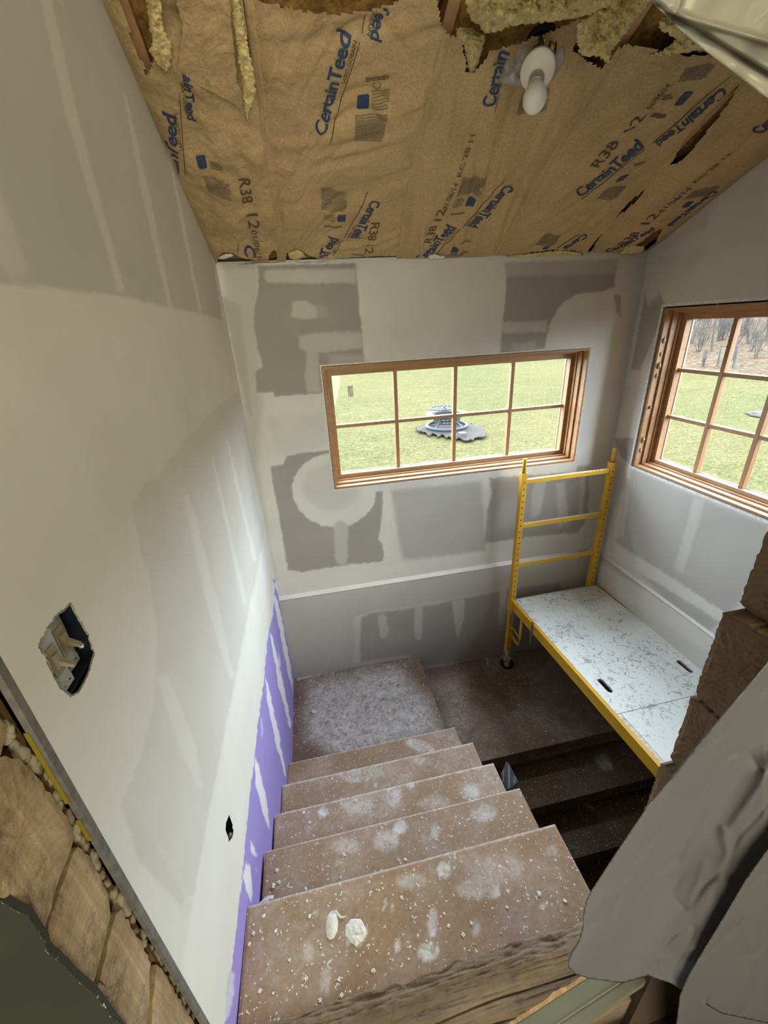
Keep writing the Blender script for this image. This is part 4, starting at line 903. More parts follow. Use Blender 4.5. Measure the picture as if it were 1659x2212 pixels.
def quadprint(q, mat, batt, name='print_badge', off=.0010, rnd=.12):
    X, Y = px2xy([p[0] for p in q], [p[1] for p in q]); c = np.stack([X, Y], -1)
    pts = []
    for cu_, (i0, i1) in zip(range(4), ((3, 1), (0, 2), (1, 3), (2, 0))):
        p, a, b_ = c[cu_], c[i0], c[i1]
        for t in (0, .5, 1):
            pts.append(p+(a-p)*rnd*(1-t)**1.5+(b_-p)*rnd*t**1.5)
    put_print(name, np.array(pts), [tuple(range(12))], mat, batt, off)
def fine(q, rows, batt, seed=1, mat=None, name='fine_print', fill=.55):
    r = random.Random(seed); X, Y = px2xy([p[0] for p in q], [p[1] for p in q]); c = np.stack([X, Y], -1); V_ = []; F_ = []
    for k in range(rows):
        v0 = (k+.2)/rows; v1 = v0+fill/rows; x = r.uniform(0, .03); end = r.uniform(.8, 1) if r.random() < .3 else 1
        while x < end-.02:
            w = r.uniform(.05, .22); x2 = min(end, x+w); n = len(V_)
            for (u, v) in ((x, v0), (x2, v0), (x2, v1), (x, v1)): V_.append((c[0]*(1-u)+c[1]*u)*(1-v)+(c[3]*(1-u)+c[2]*u)*v)
            F_.append((n, n+1, n+2, n+3)); x = x2+r.uniform(.008, .02)
    put_print(name, np.array(V_), F_, mat or FINE, batt, .0010)
def line(a, b_, batt, w=1.6):
    a = np.array(a, float); b_ = np.array(b_, float); n = np.array([-(b_-a)[1], (b_-a)[0]]); n = n/np.linalg.norm(n)*w/2
    q = [a+n, b_+n, b_-n, a-n]; X, Y = px2xy([p[0] for p in q], [p[1] for p in q]); put_print('rule_line', np.stack([X, Y], -1), [(0, 1, 2, 3)], INK, batt)
CT, SG = 'CertainTeed', 'SAINT-GOBAIN'
# batt 2 (index 1)
text(CT, (702, 283), (757, 66), 28, BLUE, 1, .024); text(SG, (744, 171), (770, 75), 9, INK, 1); line((711, 293), (775.5, 75), 1, 1.8)
text(CT, (856, -146), (798, 68), 28, BLUE, 1, .024); text(SG, (818, -45), (791, 62), 9, INK, 1); line((789, 20), (781, 61), 1, 1.8)
quadprint([(771, 198), (797, 197), (796, 231), (770, 231)], BLUE, 1); fine([(765, 239), (837, 236), (827, 299), (764, 300)], 17, 1, 1); fine([(787, 158), (840, 154), (840, 166), (788, 168)], 3, 1, 2, INK); fine([(803, 192), (842, 188), (838, 230), (801, 232)], 7, 1, 3, fill=.35)
line((806, 172), (820, 171), 1, 1.2); line((820, 171), (821, 181), 1, 1.2); line((821, 181), (814, 189), 1, 1.2); line((814, 189), (806, 181), 1, 1.2); line((806, 181), (806, 172), 1, 1.2)
text(CT, (801, 426), (757, 509), 21, BLUE, 1, .024); text(SG, (764, 482), (748, 508), 6, INK, 1); line((794, 413), (743, 507), 1, 1.5)
text('R38 12', (801, 477), (787, 541), 18, INK, 1, .005); text(CT, (681, 594), (730, 509), 20, BLUE, 1, .024); text(SG, (721, 541), (736, 510), 6, INK, 1); line((716, 552), (741, 512), 1, 1.5)
fine([(693, 399), (750, 413), (748, 449), (693, 445)], 14, 1, 4); quadprint([(728, 453), (746, 454), (745, 470), (727, 469)], BLUE, 1); fine([(697, 452), (723, 453), (722, 470), (697, 466)], 4, 1, 5, fill=.4); fine([(699, 478), (737, 480), (737, 484), (699, 482)], 1, 1, 6, INK)
quadprint([(740, 544), (754, 546), (754, 553), (739, 552)], BLUE, 1); fine([(757, 540), (790, 544), (786, 554), (757, 552)], 3, 1, 7)
# batt 3 (index 2)
text(CT, (1091, 394), (1011, 486), 20, BLUE, 2, .024); text(SG, (1033, 451), (1005, 483), 5, INK, 2); line((1090, 379), (999, 487), 2, 1.4)
text(CT, (914, 566), (984, 488), 18, BLUE, 2, .024); text(SG, (963, 520), (988, 490), 5, INK, 2); line((940, 549), (994.5, 490), 2, 1.4)
text('R38', (931, 522), (945, 486), 15, INK, 2, .004); text('12', (952, 474), (962, 448), 15, INK, 2, .004); text('01/06/14', (964, 448), (990, 384), 9, INK, 2); text('KC 28 11', (995, 371), (1027, 286), 10, INK, 2)
fine([(999, 374), (1052, 376), (1035, 416), (984, 415)], 16, 2, 11); quadprint([(1011, 423), (1028, 424), (1021, 442), (1004, 441)], BLUE, 2); fine([(980, 424), (1004, 424), (998, 442), (974, 441)], 5, 2, 12, fill=.4); fine([(973, 454), (1004, 455), (1003, 458), (972, 457)], 1, 2, 13, INK)
quadprint([(978, 530), (991.5, 530), (985.5, 540), (972, 539)], BLUE, 2); fine([(969, 541), (1012, 541), (1006, 556), (961, 553)], 6, 2, 14); fine([(991, 517), (1019, 517), (1018, 520), (990, 520)], 1, 2, 15, INK)
text(CT, (1066, 222), (1128, 2), 28, BLUE, 2, .024); line((1067, 230), (1078, 190), 2, 1.4); fine([(1128, 188), (1188, 182), (1180, 235), (1112, 240)], 12, 2, 16)
# batt 4 (index 3)
text(CT, (1256, 419), (1390, 307), 18, BLUE, 3, .024); line((1256, 427), (1392, 312), 3, 1.4); text(SG, (1339, 353), (1391, 309), 5, INK, 3)
text(CT, (1562, 185), (1414, 298), 17, BLUE, 3, .024); line((1580, 162), (1409, 299), 3, 1.4)
text('R38', (1292, 354), (1338, 302), 16, INK, 3, .004); text('12', (1370, 274), (1396, 236), 20, INK, 3, .004); text('01/06/14', (1404, 224), (1450, 172), 10, INK, 3)
quadprint([(1454, 220), (1477, 191), (1497, 190.6), (1473, 222)], BLUE, 3); quadprint([(1328, 388), (1339, 372), (1359, 370.5), (1345, 387)], BLUE, 3)
fine([(1316, 401), (1354, 394), (1327, 430), (1287, 426)], 11, 3, 21); fine([(1478, 132), (1548, 128), (1520, 165), (1462, 165)], 9, 3, 22); fine([(1405, 238), (1440, 240), (1438, 250), (1402, 248)], 2, 3, 23, INK); fine([(1368, 345), (1400, 343), (1380, 352), (1366, 352)], 2, 3, 24); fine([(1430, 195), (1456, 192), (1452, 205), (1425, 206)], 2, 3, 26)
text(CT, (1262, 502), (1165, 566), 10, BLUE, 3, .024); line((1250, 500), (1190, 541), 3, 1.2); fine([(1178, 501), (1213, 505), (1193, 528), (1155, 528)], 10, 3, 25); quadprint([(1175, 529), (1188, 527), (1181, 534), (1170, 534)], BLUE, 3)
# batt 5 (index 4)
text('R38', (1348, 526), (1383, 496), 11, INK, 4, .004); text('12', (1401, 479), (1426, 457), 13, INK, 4, .004); text('01/06/14', (1431, 455), (1496, 401), 8, INK, 4); text('KC 28 11', (1503, 390), (1580, 328), 8, INK, 4)
text(CT, (1314, 549), (1415, 491), 9, BLUE, 4, .024); text(CT, (1540, 408), (1440, 484), 9, BLUE, 4, .024); text(CT, (1645, 283), (1760, 190), 22, BLUE, 4, .024)
quadprint([(1472, 447), (1483, 434), (1499, 431), (1486, 445)], BLUE, 4); fine([(1474, 425), (1504, 400), (1561, 398), (1529, 420)], 10, 4, 31)
# batt 1 (index 0)
text(CT, (391, 445), (378, 245), 24, BLUE, 0, .024); text(SG, (394, 320), (382, 240), 8, INK, 0); line((400, 380), (386, 190), 0, 1.5)
text(CT, (383, 60), (405, 254), 20, BLUE, 0, .024); text(SG, (387, 165), (398, 238), 9, INK, 0)
text('R38', (515, 386), (524, 439), 24, INK, 0, .006); text('12', (532, 459), (538, 491), 24, INK, 0, .006); text('01/06/14', (541, 495), (556, 562), 12, INK, 0)
text(CT, (525, 529), (560, 660), 20, BLUE, 0, .024); line((514, 524), (513, 550), 0, 1.3)
quadprint([(421, 328), (442, 328), (447, 357), (429, 355)], BLUE, 0); fine([(437, 372), (493, 387), (502, 431), (450, 412)], 17, 0, 41); fine([(450, 340), (478, 352), (480, 368), (455, 362)], 4, 0, 42); quadprint([(478, 542), (490, 541), (495, 549), (480, 550)], BLUE, 0)

# ------------------------------------------------------------------ LIGHT FIXTURE
lamp = thing('lamp_holder', onC(1162, 150, .05), 'white porcelain lamp holder with a bare bulb dangling from the roof', 'light')
def ld(x, y, k=.80): return ray(x, y)*k*.565/ (ray(x, y) @ M[2])
c0 = np.array(ld(1161, 152, .83)); c1 = np.array(ld(1158, 262, .80)); ax = c1-c0; ax /= np.linalg.norm(ax)
axd = np.array(ld(1151, 256, .785))-c0; axd /= np.linalg.norm(axd)
R_ = .0190
m = MB(); m.lathe(c0, axd, [(-.004, R_*.2), (-.004, R_), (.001, R_), (.004, R_*.93), (.010, R_*.50), (.014, R_*.40), (.017, R_*.40)], 40); m.build('holder_base', WHITEP, lamp, True)
m = MB(); a_ = Vector(c0+axd*.0016); m.lathe(Vector(c0)+Vector(axd)*.015, axd, [(0, .0078), (.001, .0085), (.012, .0085), (.014, .0075)], 24); m.build('bulb_socket', GALV, lamp, True)
m = MB(); m.lathe(Vector(c0)+Vector(axd)*.028, axd, [(0, .0072), (.005, .0080), (.012, .0110), (.019, .0128), (.025, .0128), (.031, .0108), (.035, .0070), (.0368, .0025)], 32); m.build('light_bulb', BULB, lamp, True)
m = MB(); side = Vector(axd).cross(Vector((0, 0, 1))).normalized(); q = Vector(c0)+Vector(axd)*.0052+Vector(ray(1178, 138)-ray(1157, 152))*.40
m.tube([q-Vector(axd)*.002+Vector((.0, .0, -.003)), q+Vector(axd)*.0005+Vector((0, 0, .003))], .0014, 8); m.build('screw_slot', simple('grey_slot', (.2, .19, .17), .6), lamp)
ebx = thing('junction_box', onC(1165, 100, .03), 'dark round junction box full of wires behind the lamp holder', 'electrical box')
pb = np.array(ld(1168, 100, .868)); axb = (c0-pb)/np.linalg.norm(c0-pb)
m = MB(); m.lathe(pb-axb*.01, axb, [(0, .0185), (.022, .0185), (.022, .0168), (.004, .0168)], 28); m.build('box_shell', DARKBOX, ebx, True)
WR = [((.5, .33, .03), 'yellow_wire_sheath'), ((.10, .05, .05), 'dark_red_wire'), ((.02, .02, .02), 'black_wire'), ((.06, .10, .05), 'green_wire'), ((.45, .45, .42), 'white_wire')]
rr = random.Random(3)
for k in range(9):
    col, nm = WR[k % 5]; p0 = Vector(pb)+Vector((rr.uniform(-.014, .014), rr.uniform(-.014, .014), rr.uniform(-.008, .012))); pts = [p0]
    for j in range(5): pts.append(pts[-1].lerp(Vector(c0), .22)+Vector((rr.uniform(-.006, .006), rr.uniform(-.006, .006), rr.uniform(-.005, .005))))
    m = MB(); m.tube(pts, .0013, 7); m.build('wire', simple(nm, col, .5), ebx, True)
for k, (px, py) in enumerate([(1178, 80), (1192, 98)]):
    p = Vector(ld(px, py, .845)); m = MB(); m.lathe(p, axb, [(0, .0032), (.006, .0026), (.009, .0012)], 12); m.build('wire_nut', simple('yellow_wire_nut', (.55, .42, .03), .4), ebx, True)
m = MB(); m.tube([tuple(ld(1000, 62, .93)), tuple(ld(1250, 55, .93))], .0022, 8); m.tube([tuple(ld(1010, 78, .92)), tuple(ld(1250, 98, .92))], .0022, 8); o = m.build('hanger_bar', GALV, ebx)
pl = [(1092,80),(1118,70),(1180,62),(1256,45),(1252,60),(1235,105),(1200,165),(1178,186),(1150,190),(1130,189),(1086,183),(1077,172),(1085,130)]
def bagd(x, y):
    p = ld(x, y, .86); return p*(1+.02*np.sin((x-1080)/9.)*np.exp(-((y-120)/60.)**2))[:, None]
def ldv(x, y, k):
    r_ = ray(x, y); return r_*k*.565/(r_ @ M[2])[:, None]
def bagd(x, y):
    p = ldv(x, y, .895); d, _ = sdf(np.stack([x, y], -1), pl); return p*(1+.012*vn(x/14., y/30., 3)-.05*(1-np.exp(np.minimum(d, 0)/26.))+.0)[:, None]
o = sheet('plastic_box_cover', pl, bagd, 2.0, BAGM, None, thick=.006, prof=10, nz=1.2, nscale=16.); tag(top_mesh(o), 'cloudy clear plastic cover wrapped around the junction box', 'plastic')

# ------------------------------------------------------------------ SWITCH BOX and OUTLET in the left wall
XW = LC+.0125*.21
def lwp(px, py, rec=0.): return onN(px, py, LN, LC-rec)
sb = thing('switch_box', lwp(145, 1500, .01), 'two gang light switch box exposed in a ragged hole in the left wall', 'switch box')
a = lwp(145, 1405); yc, zc = a[1], a[2]
yc = (lwp(204, 1407)[1]+lwp(85, 1390)[1])/2; zc = (lwp(150, 1303)[2]+lwp(150, 1505)[2])/2
m = MB(); X0 = LC+.0125*yc; hw, hh = .0245, .0240
m.box(X0-.030, X0-.029, yc-hw, yc+hw, zc-hh, zc+hh); m.box(X0-.030, X0-.0035, yc-hw-.001, yc-hw, zc-hh, zc+hh); m.box(X0-.030, X0-.0035, yc+hw, yc+hw+.001, zc-hh, zc+hh); m.box(X0-.030, X0-.0035, yc-hw, yc+hw, zc-hh-.001, zc-hh); m.box(X0-.030, X0-.0035, yc-hw, yc+hw, zc+hh, zc+hh+.001)
m.build('box_shell', DARKBOX, sb)
def switch(ys, rec):
    e = bpy.data.objects.new('toggle_switch', None); C.objects.link(e); e.parent = sb; e.empty_display_size = .02
    x = X0-rec
    def bld(m, n, mt): 
        o_ = m.build(n, mt, None); o_.parent = e; o_.location = -sb.location; return o_
    m = MB(); m.box(x-.0008, x, ys-.0074, ys+.0074, zc-.0185, zc+.0185, .0002); m.box(x-.0004, x+.0005, ys-.0072, ys+.0072, zc-.0205, zc-.0150, .0002); m.box(x-.0004, x+.0005, ys-.0072, ys+.0072, zc+.0150, zc+.0205, .0002); bld(m, 'mounting_strap', GALV)
    m = MB(); m.box(x-.011, x+.0012, ys-.0044, ys+.0044, zc-.0092, zc+.0092, .0006); bld(m, 'switch_body', IVORY)
    m = MB(); m.box(x+.0008, x+.0030, ys-.0024, ys+.0024, zc-.0048, zc+.0048, .0003); bld(m, 'toggle_collar', IVORY)
    m = MB(); m.hexa([(x+.001, ys-.0018, zc-.0020), (x+.001, ys+.0018, zc-.0020), (x+.001, ys+.0018, zc+.0022), (x+.001, ys-.0018, zc+.0022)], [(x+.0090, ys-.0012, zc-.0058), (x+.0090, ys+.0012, zc-.0058), (x+.0094, ys+.0012, zc-.0038), (x+.0094, ys-.0012, zc-.0038)]); bld(m, 'toggle_lever', IVORY)
    for zs in (-.0172, .0172):
        m = MB(); m.tube([(x+.0006, ys, zc+zs), (x+.0016, ys, zc+zs)], .0013, 10); bld(m, 'mounting_screw', GALV)
        m = MB()
        for dy in (-.004, .004): m.tube([(x+.0005, ys+dy, zc+zs), (x+.0007, ys+dy, zc+zs)], .0006, 8)
        bld(m, 'strap_holes', HOLE)
switch(yc+.0085, .0085); switch(yc-.0090, .0040)
m = MB(); m.tube([(X0-.006, yc+.017, zc-.012), (X0-.004, yc+.0175, zc-.0125)], .0016, 10); m.build('ground_screw', GALV, sb)
m = MB(); m.blob((X0-.004, yc-.010, zc+.0195), .0026, .6, 3, 2, (1, 1.6, .8)); m.blob((X0-.003, yc-.019, zc+.0150), .0022, .6, 5, 2, (1, 1.6, .8)); m.build('compound_lump', MUD, sb, True)
# ragged paper rim of the hole
rim = []
for k, (x, y) in enumerate(SWH):
    x2, y2 = SWH[(k+1) % len(SWH)]; 
    for t in (0, .5): rim.append(tuple(lwp(x+(x2-x)*t+random.Random(k).uniform(-1, 1), y+(y2-y)*t, .0016)))
m = MB(); m.tube(rim+[rim[0]], .0011, 6, False); m.build('ragged_hole_edge', simple('torn_gypsum_core', (.30, .28, .22), .95, var=.4, sc=90), sb)
ob_ = thing('outlet_box', lwp(496, 1790, .012), 'small dark outlet hole with a wire end in the white band of the left wall', 'outlet box')
a = lwp(495, 1762); b2 = lwp(496, 1816); yo = lwp(497, 1790)[1]; zo = (a[2]+b2[2])/2; Xo = LC+.0125*yo
m = MB(); m.box(Xo-.025, Xo-.024, yo-.018, yo+.02, zo-.024, zo+.024); m.box(Xo-.025, Xo-.002, yo-.019, yo-.018, zo-.024, zo+.024); m.box(Xo-.025, Xo-.002, yo+.02, yo+.021, zo-.024, zo+.024); m.box(Xo-.025, Xo-.002, yo-.018, yo+.02, zo-.025, zo-.024); m.box(Xo-.025, Xo-.002, yo-.018, yo+.02, zo+.024, zo+.025); m.build('box_shell', DARKBOX, ob_)
p = lwp(498, 1806, .004); m = MB(); m.blob(tuple(p), .0034, .3, 2, 2, (1, 1, 1.6)); m.build('wire_end', simple('grey_wire_jacket', (.5, .52, .52), .4), ob_, True)

# ------------------------------------------------------------------ LOG WALL
XLG = -.1530
def log(name, poly_yz, x0, x1, mat, label, group=None, amp=.0009, seed=1, step=.004, lobe=.0014, face=1):
    """hewn log: sawn end face at x0 with a slightly domed grid, body to x1"""
    pr = rough(poly_yz, amp, step, seed); P = np.array(pr); c = P.mean(0); P = c+(P-c)*(.972 if face > 0 else 1.); V_ = []; F_ = []; n = len(P); K = 5
    for k in range(K):
        t = 1-k/K
        for q in P: 
            y, z = c+(q-c)*t; V_.append((x0+face*(.0006*float(fbm(y*300, z*300, seed, 3))-.0009*(t > .9)), y, z))
    V_.append((x0, c[0], c[1])); ci = len(V_)-1
    for k in range(K-1):
        for i in range(n): F_.append([k*n+i, k*n+(i+1) % n, (k+1)*n+(i+1) % n, (k+1)*n+i])
    for i in range(n): F_.append([(K-1)*n+i, (K-1)*n+(i+1) % n, ci])
    b0 = len(V_)
    for q in P: V_.append((x1, q[0], q[1]))
    for i in range(n): F_.append([i, b0+i, b0+(i+1) % n, (i+1) % n])
    F_.append([b0+i for i in range(n)])
    e = from_arrays(name, np.array(V_), F_, mat, None, False); top_mesh(e); return tag(e, label, 'log', group)
def qx(px, py, X): p = onX(px, py, X); return (float(p[1]), float(p[2]))
X_ = XLG
LL = [
 ('topmost pale sawn log end at the left edge of the opening', [qx(-60,1240,X_), qx(-2,1538,X_), qx(22,1568,X_), qx(14,1612,X_), qx(-40,1800,X_), qx(-170,1760,X_), qx(-140,1500,X_)]),
 ('pale sawn log end, second from the top left of the opening', [qx(-40,1640,X_), qx(16,1625,X_), qx(40,1636,X_), qx(78,1668,X_), qx(118,1722,X_), qx(155,1775,X_), qx(164,1806,X_), qx(158,1834,X_), qx(128,1915,X_), qx(98,2022,X_), qx(82,2000,X_), qx(66,1974,X_), qx(30,1958,X_), qx(-10,1932,X_), qx(-170,1860,X_)]),
 ('widest pale sawn log end, middle of the left stack', [qx(172,1820,X_), qx(188,1836,X_), qx(215,1880,X_), qx(238,1930,X_), qx(243,1978,X_), qx(225,2060,X_), qx(203,2140,X_), qx(160,2105,X_), qx(122,2064,X_), qx(101,2045,X_), qx(106,1998,X_), qx(140,1900,X_)]),
 ('reddish sawn log end below the widest one, left stack', [qx(252,1972,X_), qx(264,1962,X_), qx(285,2000,X_), qx(312,2040,X_), qx(328,2080,X_), qx(324,2160,X_), qx(318,2260,X_), qx(290,2260,X_), qx(248,2200,X_), qx(208,2148,X_), qx(222,2090,X_), qx(240,2010,X_)]),
 ('grey splintered log end at the bottom of the left stack', [qx(340,2080,X_), qx(352,2085,X_), qx(375,2130,X_), qx(400,2170,X_), qx(425,2212,X_), qx(440,2300,X_), qx(325,2330,X_), qx(330,2180,X_)]),
]
for k, (lb_, pg) in enumerate(LL): log('sawn_log', pg, XLG+(.0005 if k % 2 else 0), XLG-.26, LOGL, lb_, seed=k+2)
# room side plaster face on the left
e = []
pl_ = [(-900,1500),(-170,1856),(-12,1936),(28,1962),(60,1978),(76,2004),(96,2032),(100,2052),(122,2070),(160,2110),(206,2150),(250,2208),(300,2275),(340,2360),(340,3200),(-900,3200)]
b = MB(); V2 = [tuple(onY(x, y, .1235)) for x, y in rough(pl_, .9, 12, 3)]; b.hexa(V2, [(v[0], v[1]+.0032, v[2]) for v in V2])
struct(b.build('wall_room_face', OLIVE), 'olive plaster face of the log wall lower left')
lp = [(-12,1936),(28,1962),(60,1978),(76,2004),(96,2032),(100,2052),(122,2070),(160,2110),(206,2150),(250,2208),(300,2275)]
rl_ = random.Random(4); pts = []
for (xa, ya), (xb, yb) in zip(lp[:-1], lp[1:]):
    for t in np.arange(0, 1, 4/math.hypot(xb-xa, yb-ya)): pts.append(tuple(onY(xa+(xb-xa)*t+rl_.uniform(-1.2, 1.2), ya+(yb-ya)*t+rl_.uniform(-1.2, 1.2), .1240)))
m = MB(); m.tube(pts, [rl_.uniform(.0002, .0006) for _ in pts], 6); tag(top_mesh(m.build('broken_plaster_lip', simple('broken_pale_plaster', (.46, .40, .27), .9, var=.4, sc=60))), 'ragged pale lip of broken plaster along the edge of the olive wall', 'plaster')
# brown stud behind the gap, foam, yellow tape marks
b = MB(); b.box(-.215, -.1555, .1690, .1712, -.64, .47); tag(top_mesh(b.build('wall_stud', mat_wood('dark_brown_stud', (.15, .08, .03), (.26, .145, .06), 'Z', 14))), 'dark brown stud edge between the log ends and the cut drywall', 'stud')
TAPE = simple('yellow_edge_tape', (.24, .185, .015), .6)
for (pa, pb_, lb_) in [((72, 1580), (170, 1730), 'longer yellow tape strip on the cut drywall edge'), ((182, 1768), (207, 1812), 'short yellow tape strip on the cut drywall edge')]:
    a = onY(*pa, .1700); c = onY(*pb_, .1700); m = MB(); m.box(-.1536, -.1513, .1696, .1702, c[2], a[2]); tag(top_mesh(m.build('edge_tape', TAPE)), lb_, 'tape')
rr = random.Random(8)
gp = [(5,1560,24,1600),(28,1608,70,1650),(66,1650,120,1700),(110,1715,170,1800),(165,1800,205,1860),(190,1850,250,1935),(245,1925,290,1990),(290,2000,335,2065),(335,2060,380,2130),(380,2130,420,2200)]
FL = ['by the topmost left log', 'above the second left log', 'along the upper edge of the second left log', 'beside the second left log', 'at the seam under the second left log', 'along the widest left log', 'with the largest lump above the reddish log', 'beside the reddish log', 'above the grey splintered log', 'at the bottom of the left stack']
for k, (xa, ya, xb, yb) in enumerate(gp):
    m = MB(); nb = 5
    for j in range(nb):
        t = (j+.5)/nb; p = onX(xa+(xb-xa)*t+rr.uniform(-5, 5), ya+(yb-ya)*t+rr.uniform(-4, 4), -.1565); r = rr.uniform(.0022, .0038)*(1.5 if k == 6 and j < 3 else 1)
        m.blob(tuple(p), r, .5, k*7+j, 2, (.8, 1, 1.3))
    tag(top_mesh(m.build('foam_sealant_bead', FOAM, None, True)), 'lumpy tan expanding foam bead '+FL[k], 'foam')
# right logs
XR_ = .2380
def qy(px, py): p = onY(px, py, .1640); return float(p[0]), float(p[2])
RL = [(-.040, 'topmost brown sawn log end above the right edge seam'), (-.116, 'brown sawn log end just under the right window corner'), (-.176, 'large brown sawn log end beside the scaffold deck'), (-.245, 'brown log end with growth rings above the plastic sheet'), (-.3105, 'lowest brown sawn log end beside the scaffold rail')]
zb = [.04, -.1150, -.1705, -.2440, -.3120, -.385, -.47]
XS = [.2500, .2495, .2395, .2380, .2310, .2300, .2300]
for k in range(6):
    z1, z0 = zb[k]-.001, zb[k+1]+.001
    pg = [(.1640, z1-.002), (.1620, z1), (.128, z1), (.126, z0), (.1610, z0), (.1640, z0+.002)]
    lb_ = ['topmost brown sawn log end at the right edge of the opening', 'brown sawn log end just under the right window corner', 'large brown sawn log end beside the scaffold deck', 'brown log end with growth rings beside the plastic sheet', 'brown log end beside the scaffold rail', 'lowest brown log end mostly behind the plastic sheet'][k]
    log('sawn_log', pg, XS[k], .60, LOGR, lb_, seed=20+k, amp=.0006, step=.0022, face=-1)
# sill log
X_s = np.linspace(-.150, .262, 420); Ts = np.linspace(0, 1, 70); V_ = []; F_ = []
for t in Ts:
    for x in X_s:
        ang = t; y = .1345+.0585*t; edge = .0030*float(fbm(x*70, 1, 3, 5))+.0030*float(vn(x*14, 2, 5))
        if t > .93: y += edge
        z = -.6405-.022*abs(1-t)**2.2+.0022*float(fbm(x*16, t*12, 7, 6))+.0010*float(vn(x*5, t*6, 9))+.0006*float(vn(x*9, t*48, 17))+.0006*float(fbm(x*60, t*90, 21, 3))+.0016*float(fbm(x*90, t*30, 13, 3))*(t > .7)
        for tc_, sd_, dp_ in ((.42, 31, .0040), (.20, 41, .0026)):
            q_ = tc_+.05*float(vn(x*11, 0, sd_))+.10*float(vn(x*3, 0, sd_+1)); z -= dp_*math.exp(-((t-q_)/.013)**2)*max(0., .4+float(vn(x*7, 3, sd_+2)))
        if .14 < x < .19 and t > .6: z += .0045*math.sin((x-.14)/.05*math.pi)
        V_.append((x, y, z))
nx = len(X_s)
for i in range(len(Ts)-1):
    for j in range(nx-1): F_.append([i*nx+j, i*nx+j+1, (i+1)*nx+j+1, (i+1)*nx+j])
n = len(V_); ring = list(range(nx))+[nx*k+nx-1 for k in range(1, len(Ts))]+[nx*(len(Ts)-1)+k for k in range(nx-2, -1, -1)]+[nx*k for k in range(len(Ts)-2, 0, -1)]
for r_ in ring: V_.append((V_[r_][0], V_[r_][1], -.655 if V_[r_][1] > .18 else -.72))
for k in range(len(ring)): F_.append([ring[k], n+k, n+(k+1) % len(ring), ring[(k+1) % len(ring)]])
F_.append([n+k for k in range(len(ring))][::-1])
o = from_arrays('sill_log', np.array(V_), F_, SILL, None, True); tag(top_mesh(o), 'rough weathered sill log across the bottom edge of the top tread', 'log')
# pale trim board with splintered back edge
zB = -.604
a0 = np.array([-.04, .1085]); a1 = np.array([.262, .1535]); dirb = (a1-a0)/np.linalg.norm(a1-a0); nb_ = np.array([dirb[1], -dirb[0]])
fb_ = thing('floor_board', (a0[0]+.1, a0[1], zB-.02), 'pale greenish board with a splintered orange edge beside the sill log', 'board')
w_ = .0225
m = MB(); c = [a0, a1, a1+nb_*w_, a0+nb_*w_]; m.hexa([(p[0], p[1], zB-.012) for p in c], [(p[0], p[1], zB) for p in c]); m.build('board_face', simple('pale_green_board', (.185, .18, .115), .6, var=.1, sc=6), fb_)
m = MB(); c = [a0+nb_*w_*.62, a1+nb_*w_*.62, a1+nb_*(w_*.62+.0007), a0+nb_*(w_*.62+.0007)]; m.hexa([(p[0], p[1], zB-.0001) for p in c], [(p[0], p[1], zB+.0006) for p in c]); m.build('board_ridge', simple('pale_ridge', (.27, .26, .18), .6), fb_)
top = []; bo = []
rr = random.Random(2)
nS = 230
for k in range(nS+1):
    t = k/nS; p = a0+(a1-a0)*t; j = (.0016*(1+float(vn(t*16, 1, 3)))+rr.uniform(0, .0010))*(1 if .35 < t < .88 else .2); top.append(p-nb_*j); bo.append(p+nb_*.0006)
m = MB(); loop = top+bo[::-1]; m.hexa([(p[0], p[1], zB-.008) for p in loop], [(p[0], p[1], zB+.0004) for p in loop]); m.build('splintered_edge', simple('raw_orange_splinters', (.46, .29, .13), .8, var=.3, sc=60), fb_)

# ------------------------------------------------------------------ PLASTIC SHEETS
def fold(x, y, seed, A, ang, f):
    c, s_ = math.cos(ang+math.pi/2), math.sin(ang+math.pi/2); u = (x*c+y*s_)/100.; v = (-x*s_+y*c)/100.
    return A*(vn(u*f, v*.16*f+.3, seed)+.40*vn(u*f*2.3+.5*vn(u, v*.3, seed+5), v*.30*f, seed+1)+.22*(1-np.abs(vn(u*f*2.6+.6*vn(u, v, seed+9), v*.9*f, seed+2)))**5)
plA = [(1800,1250),(1659,1428),(1600,1498),(1545,1560),(1490,1628),(1440,1690),(1400,1738),(1365,1790),(1330,1842),(1300,1888),(1278,1922),(1266,1945),(1260,1975),(1259,2000),(1250,2030),(1234,2056),(1226,2074),(1228,2090),(1242,2104),(1270,2114),(1300,2118),(1345,2124),(1400,2108),(1450,2125),(1490,2150),(1560,2190),(1800,2240)]
def crease(x, y, lines_, w=9.):
    P = np.stack([x, y], -1); out = np.zeros(len(P))
    for pts, a_ in lines_:
        best = np.full(len(P), 1e9)
        for p, q in zip(pts[:-1], pts[1:]):
            p = np.array(p, float); q = np.array(q, float); ab = q-p; t = np.clip(((P-p) @ ab)/(ab @ ab), 0, 1); best = np.minimum(best, np.linalg.norm(P-(p+t[:, None]*ab), axis=1))
        out += a_*np.exp(-(best/w)**2)-.55*a_*np.exp(-((best-2.2*w)/(1.6*w))**2)
    return out
CRA = [([(1659,1500),(1590,1640),(1530,1760),(1470,1870),(1430,1893)], .012), ([(1560,1790),(1572,1842),(1556,1880),(1568,1925),(1580,1965),(1562,2020)], .012), ([(1290,2036),(1340,2055),(1400,2066),(1490,2088)], .009), ([(1262,1990),(1300,1945),(1360,1900),(1400,1840)], .007), ([(1700,1560),(1640,1700),(1570,1800)], .010), ([(1240,2090),(1290,2075),(1320,2095)], .008), ([(1480,1640),(1420,1760),(1350,1880)], .006), ([(1520,1870),(1490,1960),(1450,2040)], .007)]
